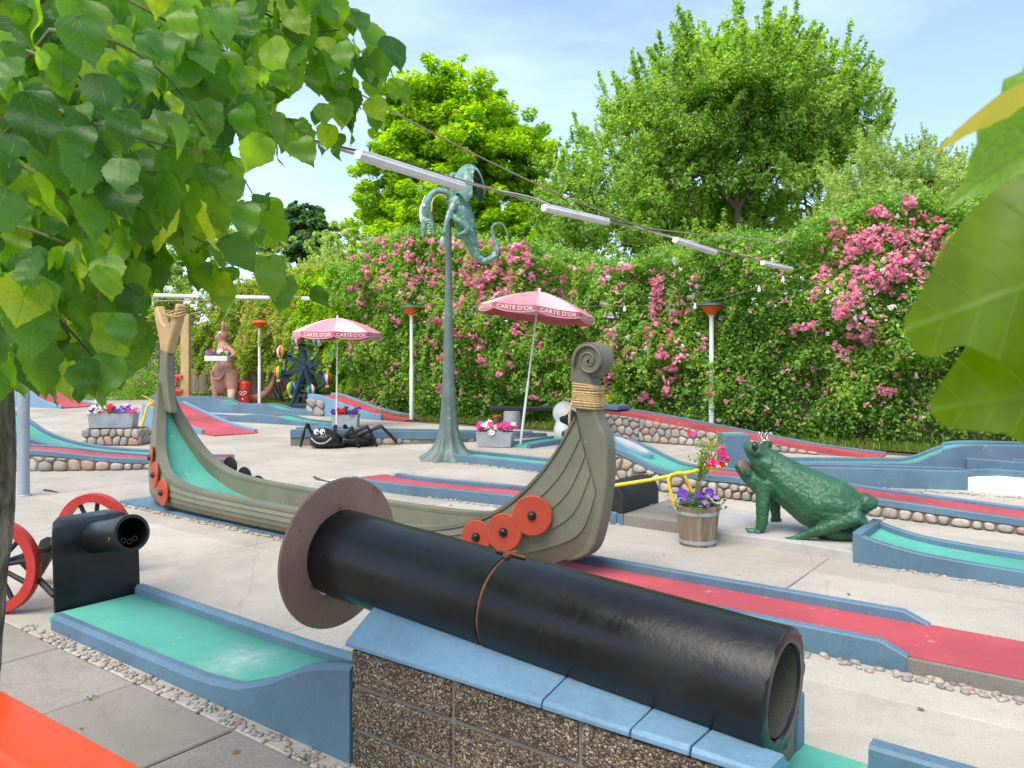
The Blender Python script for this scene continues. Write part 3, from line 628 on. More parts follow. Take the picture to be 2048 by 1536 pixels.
for i, p in enumerate(path):
    t = (path[min(i + 1, len(path) - 1)] - path[max(i - 1, 0)]).normalized(); n = V(-t.y, t.x); hw = 0.062 if i < 4 else lerp(0.064, 0.078, min(1, (i - 3) / 20))
    a, b = p + n * th[i], p - n * th[i] * (1 if i < 4 else lerp(1.0, 0.55, min(1, (i - 3) / 10)))
    rings.append([SH(a.x, -hw, a.y), SH(a.x, hw, a.y), SH(b.x, hw, b.y), SH(b.x, -hw, b.y)])
MB().loft(rings).build('scroll', OLIVE, ship, 45)
MB().prism([(sc0[0] + .105 * math.cos(a), sc0[1] + .105 * math.sin(a)) for a in np.linspace(0, 2 * math.pi, 28, endpoint=False)], lambda a, b, d: SH(a, d, b), -0.055, 0.055).build('scroll_core', OLIVE, ship, 40)
for fs_ in (-1, 1):
    MB().tube([SH(sc0[0] + math.cos(a) * r, fs_ * .079, sc0[1] + math.sin(a) * r) for a, r in ((math.pi * 1.1 - k * .28, lerp(.118, .008, (k / 50) ** .9)) for k in range(51))], [lerp(.011, .005, k / 50) for k in range(51)], 6).build('scroll_carving', OLIVE, ship, 180)
def rope_wrap(parent, c0, c1, hx, hy, turns, r, nm='rope'):
    for k in range(turns):
        z = lerp(c0[1], c1[1], (k + .5) / turns); L = lerp(c0[0], c1[0], (k + .5) / turns); pts = []
        for j in range(33):
            a = 2 * math.pi * j / 32; ca, sa = math.cos(a), math.sin(a); e = 0.55
            pts.append(SH(L + hx * math.copysign(abs(ca) ** e, ca), hy * math.copysign(abs(sa) ** e, sa), z + 0.004 * math.sin(a + k) + (L - c0[0]) * 0 - 0.10 * (hx * ca)))
        MB().tube(pts, r * random.uniform(.92, 1.08), 6).build(nm, ROPE, parent, 180)
rope_wrap(ship, (5.118, 1.165), (5.112, 1.325), 0.092, 0.078, 11, 0.0085)
MB().tube(catmull([SH(5.03, -.05, 1.23), SH(5.02, -.075, 1.15), SH(5.018, -.08, 1.05)], 4), 0.009, 6).build('rope_end', ROPE, ship, 180)
# left stem post with pale forked head
po = [(.14, .92), (.105, 1.05), (.08, 1.20), (.065, 1.36), (.06, 1.54), (-.05, 1.57), (-.08, 1.36), (-.175, 1.0), (-.235, .7), (-.225, .40), (-.14, .10), (-.02, .12), (-.10, .40), (-.10, .70), (-.06, .92)]
poly = [(p.x, p.y) for p in catmull([V(*p) for p in po + po[:1]], 3)][:-1]
MB().prism(poly, lambda a, b, d: SH(a, d, b), -0.048, 0.048).build('stem_post', OLIVE, ship, 40, 0.014)
hd = [(-.055, 1.56), (.085, 1.53), (.12, 1.64), (.19, 1.76), (.25, 1.88), (.275, 2.03), (.235, 2.05), (.20, 1.95), (.12, 1.86), (.03, 1.83), (-.03, 1.86), (-.075, 1.95), (-.135, 2.04), (-.185, 2.00), (-.15, 1.86), (-.09, 1.70)]
MB().prism(hd, lambda a, b, d: SH(a, d, b), -0.05, 0.05).build('carved_head', TAN, ship, 40, 0.02)
for k in range(3): MB().tube([SH(.05 + .2 * math.cos(a) * .8 + .1, .09 * math.sin(a), 1.93 + .015 * k + .02 * math.sin(2 * a + k)) for a in np.linspace(0, 2 * math.pi, 18)], 0.009, 5).build('rope', ROPE, ship, 180)
def disc(parent, c, nrm, r, mat, name='shield', boss=True):
    nrm = nrm.normalized(); x = EZ.cross(nrm).normalized(); y = nrm.cross(x)
    o = MB().lathe([(0, -.012), (r, -.012), (r + .003, -.004), (r, .004), (r * .96, .008), (0, .010)], c, 36, (x, y, nrm), cap=False).build(name, mat, parent, 30)
    if boss:
        MB().lathe([(.030, .008), (.030, .014), (.027, .026), (.018, .036), (.001, .040)], c, 16, (x, y, nrm), cap=False).build('boss', BLACK, o, 50)
nr = -E2
for L, w, z, r, tl in ((4.815, -.215, .455, .132, .42), (4.635, -.288, .335, .125, .30), (4.44, -.335, .285, .112, .2)):
    disc(ship, SH(L, w, z), nr + E1 * tl + EZ * .1, r, SHIELD)
for L, w, z, r, tl in ((.60, -.395, .20, .125, -.15), (.36, -.34, .345, .125, -.3), (.15, -.255, .49, .115, -.5)):
    disc(ship, SH(L, w, z), nr + E1 * tl, r, SHIELD)
for L, w, z in ((.52, .40, .36), (.74, .42, .27), (.96, .43, .20)): disc(ship, SH(L, w, z), E2 + E1 * -.1, .10, BLACKM)
bp = [SH(-.30, -.35, 0), SH(4.6, -.33, 0), SH(4.6, .36, 0), SH(-.3, .38, 0)]
plate = MB().loft([[p + EZ * -.01 for p in bp], [p + EZ * .022 for p in bp]]).build('base_plate', BLUE, ship, 0, 0.004)
pebbles('pebble_edging', SH(-.2, -.40, 0), SH(4.6, -.385, 0), 0.07, 0.02, 260, 8)

# red lane leaving the ship
l = lambda L, w, z=0: tuple(SH(L, w, z))
laneR = lane('minigolf_lane', 'long red minigolf lane with blue kerbs leaving the curled ship stem', [l(4.78, -.045, .075), l(5.6, -.045, .075), l(6.4, -.045, .075), l(7.4, -.045, .075), l(9.6, -.045, .07)], 0.62, RED, 0.055, 0.062, near=(0, .70), far=(0, .69), taper=1, n=9)
MB().box(SH(8.35, -.336, .03), (2.9, .028, .082), (E1, E2, EZ)).build('concrete_edge', CONC3, laneR, 0, .004)
pebbles('pebble_edging', SH(5.3, -.40, 0), SH(9.3, -.40, 0), 0.085, 0.024, 230, 9)
# ------------------------------------------------------------------ further lanes
def off(p, n): return (p[0] + n[0], p[1] + n[1])
laneC = lane('minigolf_lane', 'flat red lane with blue kerbs behind the ship, ending at a black block', [(-1.95 + .18, 9.45 + .24, .055), (-1.2, 9.08, .06), (.02 + .18, 8.24, .06), (1.14, 7.36, .06)], 0.60, RED, .05, .06, near=(.12, 1), far=(.16, 1), taper=1)
MB().add([(-2.35, 9.6, .004), (-1.93, 9.28, .004), (-1.57, 9.76, .004), (-1.98, 10.06, .004)], [(0, 1, 2, 3)]).build('chalk_strip', WHITE, laneC, 0)
pebbles('pebble_edging', (-1.6, 9.14, 0), (.95, 7.12, 0), .07, .02, 130, 11)
laneD = lane('minigolf_lane', 'short green putting lane with blue kerbs at the foot of the dragon pole', [(-.77, 11.72, .065), (0, 11.08, .065), (.7, 10.48, .065), (1.3, 9.98, .065)], 0.56, GREEN, .045, .06)
MB().box((-.80, 11.74, .045), (.07, .56, .135), (E1, E2, EZ)).build('end_kerb', BLUE, laneD, 0, .006)
pebbles('pebble_edging', (-.88, 11.42, 0), (1.0, 9.85, 0), .07, .022, 90, 12)
laneG = lane('minigolf_lane', 'green minigolf lane curving up at a blue end beside the frog', [(2.71, 6.05, .165), (2.83, 5.955, .125), (3.05, 5.79, .085), (3.5, 5.45, .06), (4.3, 4.85, .05), (5.4, 4.0, .05)], 0.62, GREEN, .045, .065)
MB().box((2.695, 6.062, .10), (.07, .62, .25), (E1, E2, EZ)).build('end_kerb', BLUE, laneG, 0, .01)
pebbles('pebble_edging', (2.5, 5.77, 0), (5.2, 3.7, 0), .07, .018, 150, 13)
# stone walled lane behind the frog, with its loop
zl = [(1.20, 9.66, .47), (1.45, 9.47, .40), (1.70, 9.28, .28), (1.90, 9.13, .22), (2.28, 8.86, .205), (2.7, 8.55, .20), (3.5, 7.86, .15), (4.48, 7.02, .105), (5.5, 6.14, .09)]
laneL = lane('minigolf_lane', 'raised lane on field stone wall with blue kerbed loop, green then red, behind the frog', zl, 0.66, None, .032, .06, under=MORTAR, split=[(0, GREEN), (.47, RED)], sidegap=.03)
MB().prism([(.36 * math.cos(a), .31 * math.sin(a)) for a in np.linspace(math.pi / 2, 3 * math.pi / 2, 13)], lambda a, b, d: V(1.24, 9.63) + E1 * a + E2 * b + EZ * (d if d < .3 else d - a * .3), .0, .505).build('end_kerb', BLUE, laneL, 40, .008)
MB().prism([(.27 * math.cos(a), .155 * math.sin(a)) for a in np.linspace(0, 2 * math.pi, 28, endpoint=False)], lambda a, b, d: V(1.42, 9.49) + E1 * a + E2 * b + EZ * (d - a * .36), .33, .455).build('island_kerb', BLUE_CAP, laneL, 40, .006)
MB().prism([(.22 * math.cos(a), .115 * math.sin(a)) for a in np.linspace(0, 2 * math.pi, 28, endpoint=False)], lambda a, b, d: V(1.42, 9.49) + E1 * a + E2 * b + EZ * (d - a * .36), .35, .462).build('island', CONC2, laneL, 40)
wp = path2(zl, 8); edge = [p - n * .32 for p, t, n in wp]; ez = [p.z - .035 for p, t, n in wp]
for a, b, sz, sd in ((0, 12, .115, 21), (12, 22, .115, 22), (22, 34, .115, 23), (34, 44, .105, 24), (44, 54, .115, 25), (54, 64, .115, 26)):
    stones(laneL, edge[a], edge[b], ez[a], ez[b], sz, sd, proud=.035)
c0 = V(1.24, 9.63); seq = [c0 + E1 * (.335 * math.cos(a)) + E2 * (.295 * math.sin(a)) for a in np.linspace(math.pi * .95, 1.5 * math.pi, 4)]
for k in range(3): stones(laneL, seq[k], seq[k + 1], .38, .36, .11, 40 + k, proud=.035)
# upper lane along the hedge
z1 = [(1.55, 15.0, .55), (2.4, 14.3, .47), (3.6, 13.35, .28), (4.7, 12.55, .10), (5.58, 12.0, .02)]
laneU = lane('minigolf_lane', 'long red lane sloping down along the hedge on a tapering field stone wall', z1, 0.5, RED, .035, .05, near=None, under=MORTAR, sidegap=.06, n=8)
wp = path2(z1, 8); edge = [p - n * .24 for p, t, n in wp]; ez = [max(.04, p.z - .05) for p, t, n in wp]
for a, b, sz, sd in ((0, 8, .15, 31), (8, 16, .15, 32), (16, 25, .13, 33)): stones(laneU, edge[a], edge[b], ez[a], ez[b], sz, sd, proud=.04)
MB().box((1.75, 14.83, .58), (.75, .5, .08), (E1, E2, EZ)).build('end_box', BLUE, laneU, 0, .01)
stones(laneU, V(1.72, 15.35), V(1.38, 14.83), .5, .5, .14, 34, proud=.03)
# green lane with hump, thin red lane, white sided block at the far right
laneH = lane('minigolf_lane', 'green lane rising into a blue sided hump beyond the frog', [(2.75, 9.85, .19), (3.6, 9.85, .19), (4.5, 9.82, .19), (4.85, 9.75, .21), (5.12, 9.66, .33), (5.38, 9.58, .425), (6.4, 9.4, .43), (7.6, 9.2, .43)], .55, GREEN, .045, .06)
MB().box((2.66, 9.62, .30), (.32, .30, .56)).build('tunnel_box', BLUE, laneH, 0, .012)
MB().add([(2.53, 9.50, .5835), (2.79, 9.50, .5835), (2.79, 9.74, .5835), (2.53, 9.74, .5835)], [(0, 1, 2, 3)]).build('box_top', GREEN, laneH, 0)
laneT = lane('minigolf_lane', 'narrow red lane with deep blue side beside the green hump', [(3.05, 9.42, .19), (3.9, 9.38, .19), (4.7, 9.28, .18), (5.35, 9.15, .17)], .36, RED, .035, .045)
blk = lane('minigolf_lane', 'blue topped lane block with white front at the foot of the hump', [(5.16, 9.32, .17), (5.32, 9.18, .20), (5.5, 9.05, .225), (6.0, 8.62, .22), (6.8, 7.95, .22)], .44, BLUE, .03, .05)
MB().loft([[(5.04, 9.10, -.01), (5.04, 9.10, .12)], [(5.3, 8.865, -.01), (5.3, 8.865, .175)], [(5.84, 8.40, -.01), (5.84, 8.40, .185)], [(6.6, 7.75, -.01), (6.6, 7.75, .185)]], cap=False, closed=False)
m = MB(); prof = [(0, .115), (.25, .16), (.45, .185), (2.3, .185)]; q0 = V(5.015, 9.115); dd = V(.761, -.648)
m.loft([[q0 + dd * s + EZ * -.01, q0 + dd * s + EZ * z, q0 + dd * s + V(.03, .035, z), q0 + dd * s + V(.03, .035, -.01)] for s, z in prof]); m.build('white_front', WHITE, blk, 0, .004)
laneB2 = lane('minigolf_lane', 'raised blue sided lane ending under the green hump', [(5.3, 9.33, .30), (5.8, 9.08, .285), (6.6, 8.75, .28), (7.6, 8.4, .28)], .34, RED, .04, .05)
pebbles('pebble_edging', (4.2, 9.12, 0), (5.9, 8.25, 0), .09, .022, 90, 14)
# left: stone walled red lane, green ramp behind it
zs5 = [(-8.0, 10.72, .33), (-6.34, 10.75, .26), (-5.5, 10.82, .165), (-4.85, 10.93, .115), (-3.9, 11.2, .08)]
laneS = lane('minigolf_lane', 'narrow red lane with blue kerbs on a low stone wall behind the grey pole', zs5, .56, RED, .028, .05, under=MORTAR, sidegap=.035)
wp = path2(zs5, 8); edge = [p - n * .27 for p, t, n in wp]; ez = [max(.03, p.z - .04) for p, t, n in wp]
for a, b, sz, sd in ((4, 12, .17, 51), (12, 20, .15, 52), (20, 30, .12, 53)): stones(laneS, edge[a], edge[b], ez[a], ez[b], sz, sd, proud=.04)
lane('minigolf_lane', 'green ramp with blue kerbs curving down beside the stone pedestal', [(-8.1, 12.1, .8), (-7.4, 11.8, .55), (-6.95, 11.68, .34), (-6.45, 11.62, .2), (-5.9, 11.62, .12), (-5.3, 11.62, .08)], .56, GREEN, .045, .06)
lane('minigolf_lane', 'broad red ramp fanning to the paving behind the left ship stem', [(-7.7, 17.7, .46), (-6.95, 17.0, .28), (-6.1, 16.2, .10), (-5.3, 15.4, .02)], .95, RED, .05, .07, near=(0, .85), far=(0, .95), kmat=BLUE_CAP)
lane('minigolf_lane', 'low red and green lane with a small hump between spider and kangaroo', [(-7.7, 19.7, .05), (-6.6, 19.0, .06), (-5.8, 18.5, .15), (-5.3, 18.2, .15), (-4.6, 17.75, .06), (-3.6, 17.2, .04)], .6, None, .04, .06, split=[(0, RED), (.33, GREEN), (.46, RED), (.6, GREEN)])
lane('minigolf_lane', 'blue lane with green step in front of the kangaroo', [(-9.9, 22.4, .40), (-8.8, 22.1, .36), (-7.9, 21.8, .34), (-7.5, 21.65, .20), (-6.4, 21.2, .20), (-5.8, 20.95, .09), (-4.7, 20.55, .08)], .6, None, .05, .07, split=[(0, RED), (.35, GREEN)])
laneF = lane('minigolf_lane', 'red ramp with blue kerbs running down beside the ferris wheel', [(-5.0, 20.9, .50), (-4.6, 20.62, .47), (-3.8, 20.1, .24), (-3.1, 19.6, .09), (-2.3, 19.05, .02)], .85, RED, .055, .08, far=(0, .95), near=(0, .8), kmat=BLUE_CAP)
stones(laneF, V(-5.28, 20.56), V(-4.75, 20.16), .46, .40, .24, 61, proud=.05)
lane('minigolf_lane', 'red ramp with pale kerbs far beyond the grey pole', [(-15.2, 24.9, .78), (-14.4, 24.5, .55), (-13.6, 24.1, .2), (-12.8, 23.7, .03)], 1.2, RED, .05, .08, kmat=BLUE_CAP)
lane('minigolf_lane', 'small green lane beside the leaning parasol', [(.1, 13.25, .035), (.55, 13.8, .045), (1.05, 14.4, .05)], .5, GREEN, .035, .06)
zsp = [(-3.75, 13.75, .245), (-3.0, 13.8, .25), (-2.3, 13.92, .21), (-1.1, 14.25, .16), (0, 15.0, .07), (.5, 15.35, .03)]
laneP = lane('minigolf_lane', 'blue lane with red inlay over the spider on a low stone wall', zsp, .56, None, .03, .13, under=MORTAR, sidegap=.10, split=[(0, RED), (.35, BLUE)])
wp = path2(zsp, 8); edge = [p - n * .27 for p, t, n in wp]; ez = [max(.03, p.z - .09) for p, t, n in wp]
for a, b, sz, sd in ((10, 18, .15, 71), (18, 26, .14, 72), (26, 34, .12, 73)): stones(laneP, edge[a], edge[b], ez[a], ez[b], sz, sd, proud=.03)

# ------------------------------------------------------------------ frog platform, plinth, half round block
plat = thing('concrete_platform', 'pale concrete platform with curved front edge under the frog', 'platform', (2.1, 6.5, 0))
fe = catmull([V(1.44, 6.78), V(1.69, 6.50), V(2.09, 6.21), V(2.49, 5.83)], 4); be = [V(3.07, 6.50), V(2.4, 7.1), V(1.98, 7.5)]
m = MB(); poly = [(p.x, p.y) for p in fe] + [(p.x, p.y) for p in be]; m.prism(poly, lambda a, b, d: V(a, b, d), -.01, .078); m.build('slab', CONC2, plat, 0, .008)
pl = thing('concrete_plinth', 'old grey concrete plinth carrying the half round black block', 'plinth', (1.3, 7.2, 0))
MB().prism([(.99, 7.13), (1.435, 6.785), (1.97, 7.5), (1.52, 7.85)], lambda a, b, d: V(a, b, d), -.01, .1).build('slab', CONC3, pl, 0, .008)
hb = thing('half_round_block', 'black half round wooden block lying on blue foot at the lane end', 'block', (.8, 7.2, 0))
B0 = V(.985, 7.12); poly = [(0, 0), (.34, 0), (.34, .12)] + [(.17 + .17 * math.cos(a), .12 + .14 * math.sin(a)) for a in np.linspace(0, math.pi, 13)][1:-1] + [(0, .12)]
MB().prism(poly, lambda a, b, d: B0 - E1 * (a + .005) + E2 * d + EZ * (b + .10), 0.02, .72).build('block', BLACKM, hb, 40, .006)
MB().prism([(-.01, 0), (.36, 0), (.36, .098), (-.01, .098)], lambda a, b, d: B0 - E1 * (a + .008) + E2 * d + EZ * b, 0.0, .74).build('foot', BLUE, hb, 0, .005)
yf = thing('yellow_pipe_frame', 'bent bright yellow pipe handle leaning past the barrel planter', 'pipe frame', (1.6, 7.0, 0))
ya = P(1120, 988, 7.35); MB().tube([ya, P(1300, 960, 7.1), P(1455, 930, 6.95)], .0165, 12).build('bar', YELLOW, yf, 60)
MB().tube(catmull([P(1372, 947, 7.04), P(1342, 950, 7.0), P(1338, 968, 6.98), P(1350, 1012, 6.95), V(1.475, 6.93, .10)], 5), .0145, 10).build('leg', YELLOW, yf, 60)
MB().tube(catmull([P(1340, 952, 7.05), P(1362, 945, 7.12), P(1374, 962, 7.12), P(1386, 990, 7.12), V(1.66, 7.12, .10)], 5), .0145, 10).build('leg', YELLOW, yf, 60)
MB().tube([ya + V(.1, -.02, .0), V(.50, 7.25, .0)], .0145, 10).build('leg', YELLOW, yf, 60)

# ------------------------------------------------------------------ frog
frog = thing('frog_statue', 'big green frog statue with open mouth and silver crown', 'statue', (2.1, 6.35, .078))
def FZ(zx, zy, dy=0.0): return P(1440 + zx / 6.02, 850 + zy / 6.02, 6.47 + dy * .8 - (zx - 900) * .0003)
u = 6.33 / 1600 / 6.02
def FT(pts): return ('t', [FZ(a, b, d) for a, b, d, r in pts], [r * u for a, b, d, r in pts])
rotb = Matrix.Rotation(R(32), 3, 'Y')
prims = [FT([(335, 278, 0, 72), (420, 325, 0, 122), (530, 425, 0, 182), (650, 535, 0, 225), (860, 720, 0, 290), (1120, 890, 0, 345), (1400, 1005, 0, 350), (1600, 1060, 0, 275), (1700, 1080, 0, 190)]),
         ('e', FZ(430, 320), (165 * u, 240 * u, 92 * u), rotb), ('e', FZ(560, 470), (190 * u, 235 * u, 150 * u), rotb),
         ('e', FZ(1250, 960), (420 * u, 370 * u, 320 * u), Matrix.Rotation(R(25), 3, 'Y')),
         FT([(190, 480, 0, 34), (275, 575, 0, 66), (400, 660, 0, 115), (560, 740, 0, 180)]), ('e', FZ(290, 560), (140 * u, 165 * u, 36 * u), Matrix.Rotation(R(42), 3, 'Y')),
         FT([(560, 690, -.10, 130), (520, 850, -.13, 92), (512, 1030, -.14, 80), (505, 1180, -.15, 70), (480, 1270, -.16, 55)]),
         FT([(480, 1275, -.16, 40), (380, 1262, -.18, 26), (305, 1248, -.19, 20)]), FT([(470, 1285, -.16, 40), (390, 1295, -.19, 24), (330, 1285, -.21, 18)]), FT([(480, 1290, -.16, 36), (440, 1305, -.2, 24), (480, 1318, -.22, 18)]),
         FT([(620, 700, .12, 120), (640, 900, .15, 85), (670, 1060, .17, 62), (680, 1130, .18, 48)]), FT([(680, 1135, .18, 40), (610, 1150, .16, 24)]), FT([(680, 1135, .18, 40), (740, 1155, .16, 22)]),
         FT([(1640, 1040, -.13, 150), (1450, 985, -.19, 128), (1260, 950, -.23, 112), (1140, 965, -.24, 92)]),
         FT([(1130, 990, -.24, 82), (1350, 1090, -.235, 72), (1600, 1105, -.22, 74), (1690, 1120, -.21, 72)]),
         FT([(1690, 1120, -.21, 80), (1450, 1180, -.24, 82), (1200, 1265, -.26, 68), (1000, 1335, -.27, 46), (900, 1360, -.28, 34)]),
         FT([(920, 1360, -.28, 30), (790, 1365, -.27, 18), (680, 1372, -.26, 13)]), FT([(920, 1362, -.28, 30), (800, 1385, -.30, 18), (740, 1395, -.31, 12)]), FT([(920, 1365, -.28, 28), (860, 1398, -.32, 16), (800, 1405, -.33, 11)]),
         FT([(1640, 1040, .13, 150), (1450, 985, .19, 120), (1240, 960, .23, 90)]), FT([(1690, 1130, .21, 76), (1450, 1190, .24, 78), (1200, 1260, .26, 50)]),
         ('e', FZ(1420, 1265), (330 * u, 300 * u, 125 * u)), ('e', FZ(1640, 1180), (120 * u, 240 * u, 140 * u)),
         FT([(1640, 960, .02, 150), (1790, 930, .02, 110), (1900, 935, .02, 52)]),
         ('e', FZ(462, 275, -.115), (62 * u, 60 * u, 80 * u), Matrix.Rotation(R(-18), 3, 'Y')), ('e', FZ(575, 235, .10), (62 * u, 60 * u, 70 * u))]
blob('body', prims, .0095, FROG, frog, 3, .0055, 42)
m = MB().ell(FZ(428, 272, -.148), (46 * u, 38 * u, 68 * u), 16, 12, Matrix.Rotation(R(-18), 3, 'Y')); m.build('eye', EYE, frog, 180)
MB().ell(FZ(312, 516, -.012), (118 * u, 128 * u, 30 * u), 20, 10, Matrix.Rotation(R(34), 3, 'Y') @ Matrix.Rotation(R(38), 3, 'X')).build('mouth', FROGIN, frog, 180)
SILV = paint('crown_silver', (0.62, 0.60, 0.56), 0.22, 0.1, metal=0.9, dirt=0.2)
cr = FZ(540, 165); cw = thing('crown', 'small silver wire crown on the head of the frog', 'crown', cr)
MB().tube([cr + V(.042 * math.cos(a), .042 * math.sin(a), -.012) for a in np.linspace(0, 2 * math.pi, 20)], .006, 6).build('band', SILV, cw, 180)
for k in range(7):
    a = 2 * math.pi * k / 7; d = V(math.cos(a), math.sin(a))
    MB().tube(catmull([cr + d * .04 + EZ * -.012, cr + d * .062 + EZ * .028, cr + d * .052 + EZ * .052, cr + d * .034 + EZ * .045, cr + d * .040 + EZ * .030], 4), .0042, 6).build('curl', SILV, cw, 180)

# ------------------------------------------------------------------ flowers
def flower_mesh(mat, nm):
    m = MB(); c = (0, 0, 0); pts = [(0, 0, -.25)]
    for k in range(10):
        a = 2 * math.pi * k / 10; r = 1.0 if k % 2 == 0 else .78; pts.append((r * math.cos(a), r * math.sin(a), .12 * (1 if k % 2 == 0 else -.3)))
    m.add(pts, [(0, 1 + k, 1 + (k + 1) % 10) for k in range(10)])
    me = bpy.data.meshes.new(nm); me.from_pydata(m.v, [], m.f); me.materials.append(mat); return me
FL = {k: flower_mesh(v, 'flower') for k, v in dict(white=PET_WHITE, purple=PET_PURPLE, pink=PET_PINK, red=PET_RED, yellow=PET_YEL, lilac=PET_LILAC).items()}
def put_flower(kind, p, r, parent, toward=None, rng=random):
    o = bpy.data.objects.new('flower', FL[kind]); COL.objects.link(o)
    n = (toward or V(-p.x * .06, -1, .9)) + V(rng.uniform(-.7, .7), rng.uniform(-.5, .5), rng.uniform(-.3, .5)); n.normalize()
    q = n.to_track_quat('Z', 'Y'); Mx = Matrix.Translation(p) @ q.to_matrix().to_4x4() @ Matrix.Rotation(rng.uniform(0, 6.28), 4, 'Z') @ Matrix.Scale(r, 4)
    o.parent = parent; o.matrix_basis = wmat(parent).inverted() @ Mx; return o
def leaf_quads(cent, size, seed, up=0.6, aspect=0.55, droop=0.0, outward=None, fold=0.25):
    rng = np.random.default_rng(seed); n = len(cent); c = np.asarray(cent, dtype=np.float64)
    nr = rng.normal(size=(n, 3)); nr[:, 2] = np.abs(nr[:, 2]) * 0.8 + up
    if outward is not None: nr += outward
    nr /= np.linalg.norm(nr, axis=1)[:, None]
    d = rng.normal(size=(n, 3)); d[:, 2] -= droop; d -= nr * np.sum(d * nr, axis=1)[:, None]; d /= np.linalg.norm(d, axis=1)[:, None] + 1e-9
    s = np.cross(nr, d); L = (np.asarray(size) * rng.uniform(.65, 1.3, n))[:, None]
    v = np.empty((n, 4, 3)); v[:, 0] = c - d * L * .5; v[:, 1] = c + s * L * aspect * .5 + nr * L * fold * .3; v[:, 2] = c + d * L * .5; v[:, 3] = c - s * L * aspect * .5 + nr * L * fold * .3
    return v.reshape(-1, 3)
def quad_obj(name, verts, mat, parent=None, stuff=True):
    n = len(verts) // 4; me = bpy.data.meshes.new(name); me.vertices.add(n * 4); me.vertices.foreach_set('co', np.asarray(verts, dtype=np.float32).ravel())
    me.loops.add(n * 4); me.loops.foreach_set('vertex_index', np.arange(n * 4, dtype=np.int32)); me.polygons.add(n)
    me.polygons.foreach_set('loop_start', np.arange(0, n * 4, 4, dtype=np.int32)); me.polygons.foreach_set('loop_total', np.full(n, 4, dtype=np.int32)); me.update(); me.validate()
    o = mk(name, me, mat, parent, 0)
    if stuff: o['kind'] = 'stuff'
    return o
def planter(label, c, L, D, Hh, ax, kinds, nfl, fr, seed, z0=0.0, legs=True):
    rng = random.Random(seed); c = Vector(c); ay = V(-ax.y, ax.x); t = thing('flower_planter', label, 'planter', (c.x, c.y, z0), 'zinc flower planters')
    m = MB(); k = .93; o = lambda a, b, z, s=1: V(c.x, c.y) + ax * (a * L / 2 * s) + ay * (b * D / 2 * s) + EZ * (z0 + z)
    cs = ((-1, -1), (1, -1), (1, 1), (-1, 1))
    m.loft([[o(a, b, .01, k) for a, b in cs], [o(a, b, Hh) for a, b in cs], [o(a, b, Hh, 1.03) for a, b in cs], [o(a, b, Hh + .015, 1.03) for a, b in cs], [o(a, b, Hh + .015, .93) for a, b in cs], [o(a, b, Hh - .03, .9) for a, b in cs]]); m.build('box', ZINC, t, 0)
    pts = [o(rng.uniform(-.95, .95), rng.uniform(-.9, .9), Hh + rng.uniform(-.01, .10)) for _ in range(260)]
    quad_obj('leaves', leaf_quads(pts, .05, seed), LEAF_PLANT, t)
    for i in range(nfl):
        a = rng.uniform(-1.03, 1.03); kd = kinds[min(len(kinds) - 1, int((a + 1.03) / 2.06 * len(kinds)))] if rng.random() < .8 else rng.choice(kinds)
        put_flower(kd, o(a, rng.uniform(-1.1, .8), Hh + rng.uniform(.0, .15)), fr * rng.uniform(.8, 1.2), t, rng=rng)
    return t
ped = thing('stone_pedestal', 'low pedestal of rough field stones under a zinc planter', 'pedestal', (-6.8, 13.5, 0))
pc = V(-6.78, 13.75); pw, pd_, ph = .98, .5, .29
MB().loft([[pc + V(a * pw / 2 * s, b * pd_ / 2 * s, z) for a, b in ((-1, -1), (1, -1), (1, 1), (-1, 1))] for z, s in ((-.01, .98), (ph, .86))]).build('mortar', MORTAR, ped, 0)
stones(ped, pc + V(-pw / 2, -pd_ / 2), pc + V(pw / 2, -pd_ / 2), ph, ph, .14, 81, proud=.03); stones(ped, pc + V(pw / 2 * .96, -pd_ / 2), pc + V(pw / 2 * .96, pd_ / 2), ph, ph, .14, 82, proud=.03)
planter('zinc planter of white, red and purple petunias on the stone pedestal', (-6.80, 13.66), .74, .30, .235, V(.995, .10).normalized(), ['white', 'white', 'red', 'purple', 'purple', 'pink'], 42, .05, 5, ph + .004)
planter('zinc planter of white and magenta petunias by the leaning parasol', (-.27, 13.4), .60, .34, .24, V(.98, -.2).normalized(), ['pink', 'white', 'white', 'pink', 'pink'], 34, .06, 6)
planter('zinc planter of dark purple and red petunias under the upright parasol', (-3.55, 17.1), .55, .32, .26, V(1, 0), ['purple', 'red', 'purple', 'purple'], 26, .06, 7)
# barrel planter
bar = thing('barrel_planter', 'wooden half barrel planter with purple petunias beside the frog', 'planter', (1.49, 6.42, 0)); bc = V(1.49, 6.42)
NST = 16
for k in range(NST):
    a0, a1 = 2 * math.pi * k / NST, 2 * math.pi * (k + 1) / NST - .012; rings = []
    for z, r in ((0.0, .140), (.10, .150), (.20, .160), (.315, .172)):
        ring = []
        for rr, aa in ((r, a0), (r + .0015, (a0 + a1) / 2), (r, a1), (r - .02, a1), (r - .02, a0)): ring.append(bc + V(rr * math.cos(aa), rr * math.sin(aa), z))
        rings.append(ring)
    MB().loft(rings).build('stave', BARREL, bar, 30)
for z, r in ((.262, .1675), (.035, .1455)):
    MB().lathe([(r - .004, -.014), (r + .0022, -.014), (r + .0042, .014), (r - .003, .014)], bc + EZ * z, 40, cap=False).build('hoop', ZINC, bar, 40)
MB().lathe([(.001, .28), (.15, .28), (.15, .24)], bc, 24, cap=False).build('soil', SOIL, bar, 40)
rng = random.Random(4)
pts = [bc + V(rng.gauss(0, .085), rng.gauss(0, .085), rng.uniform(.28, .40)) for _ in range(420)]
quad_obj('leaves', leaf_quads(pts, .035, 44), LEAF_PLANT, bar)
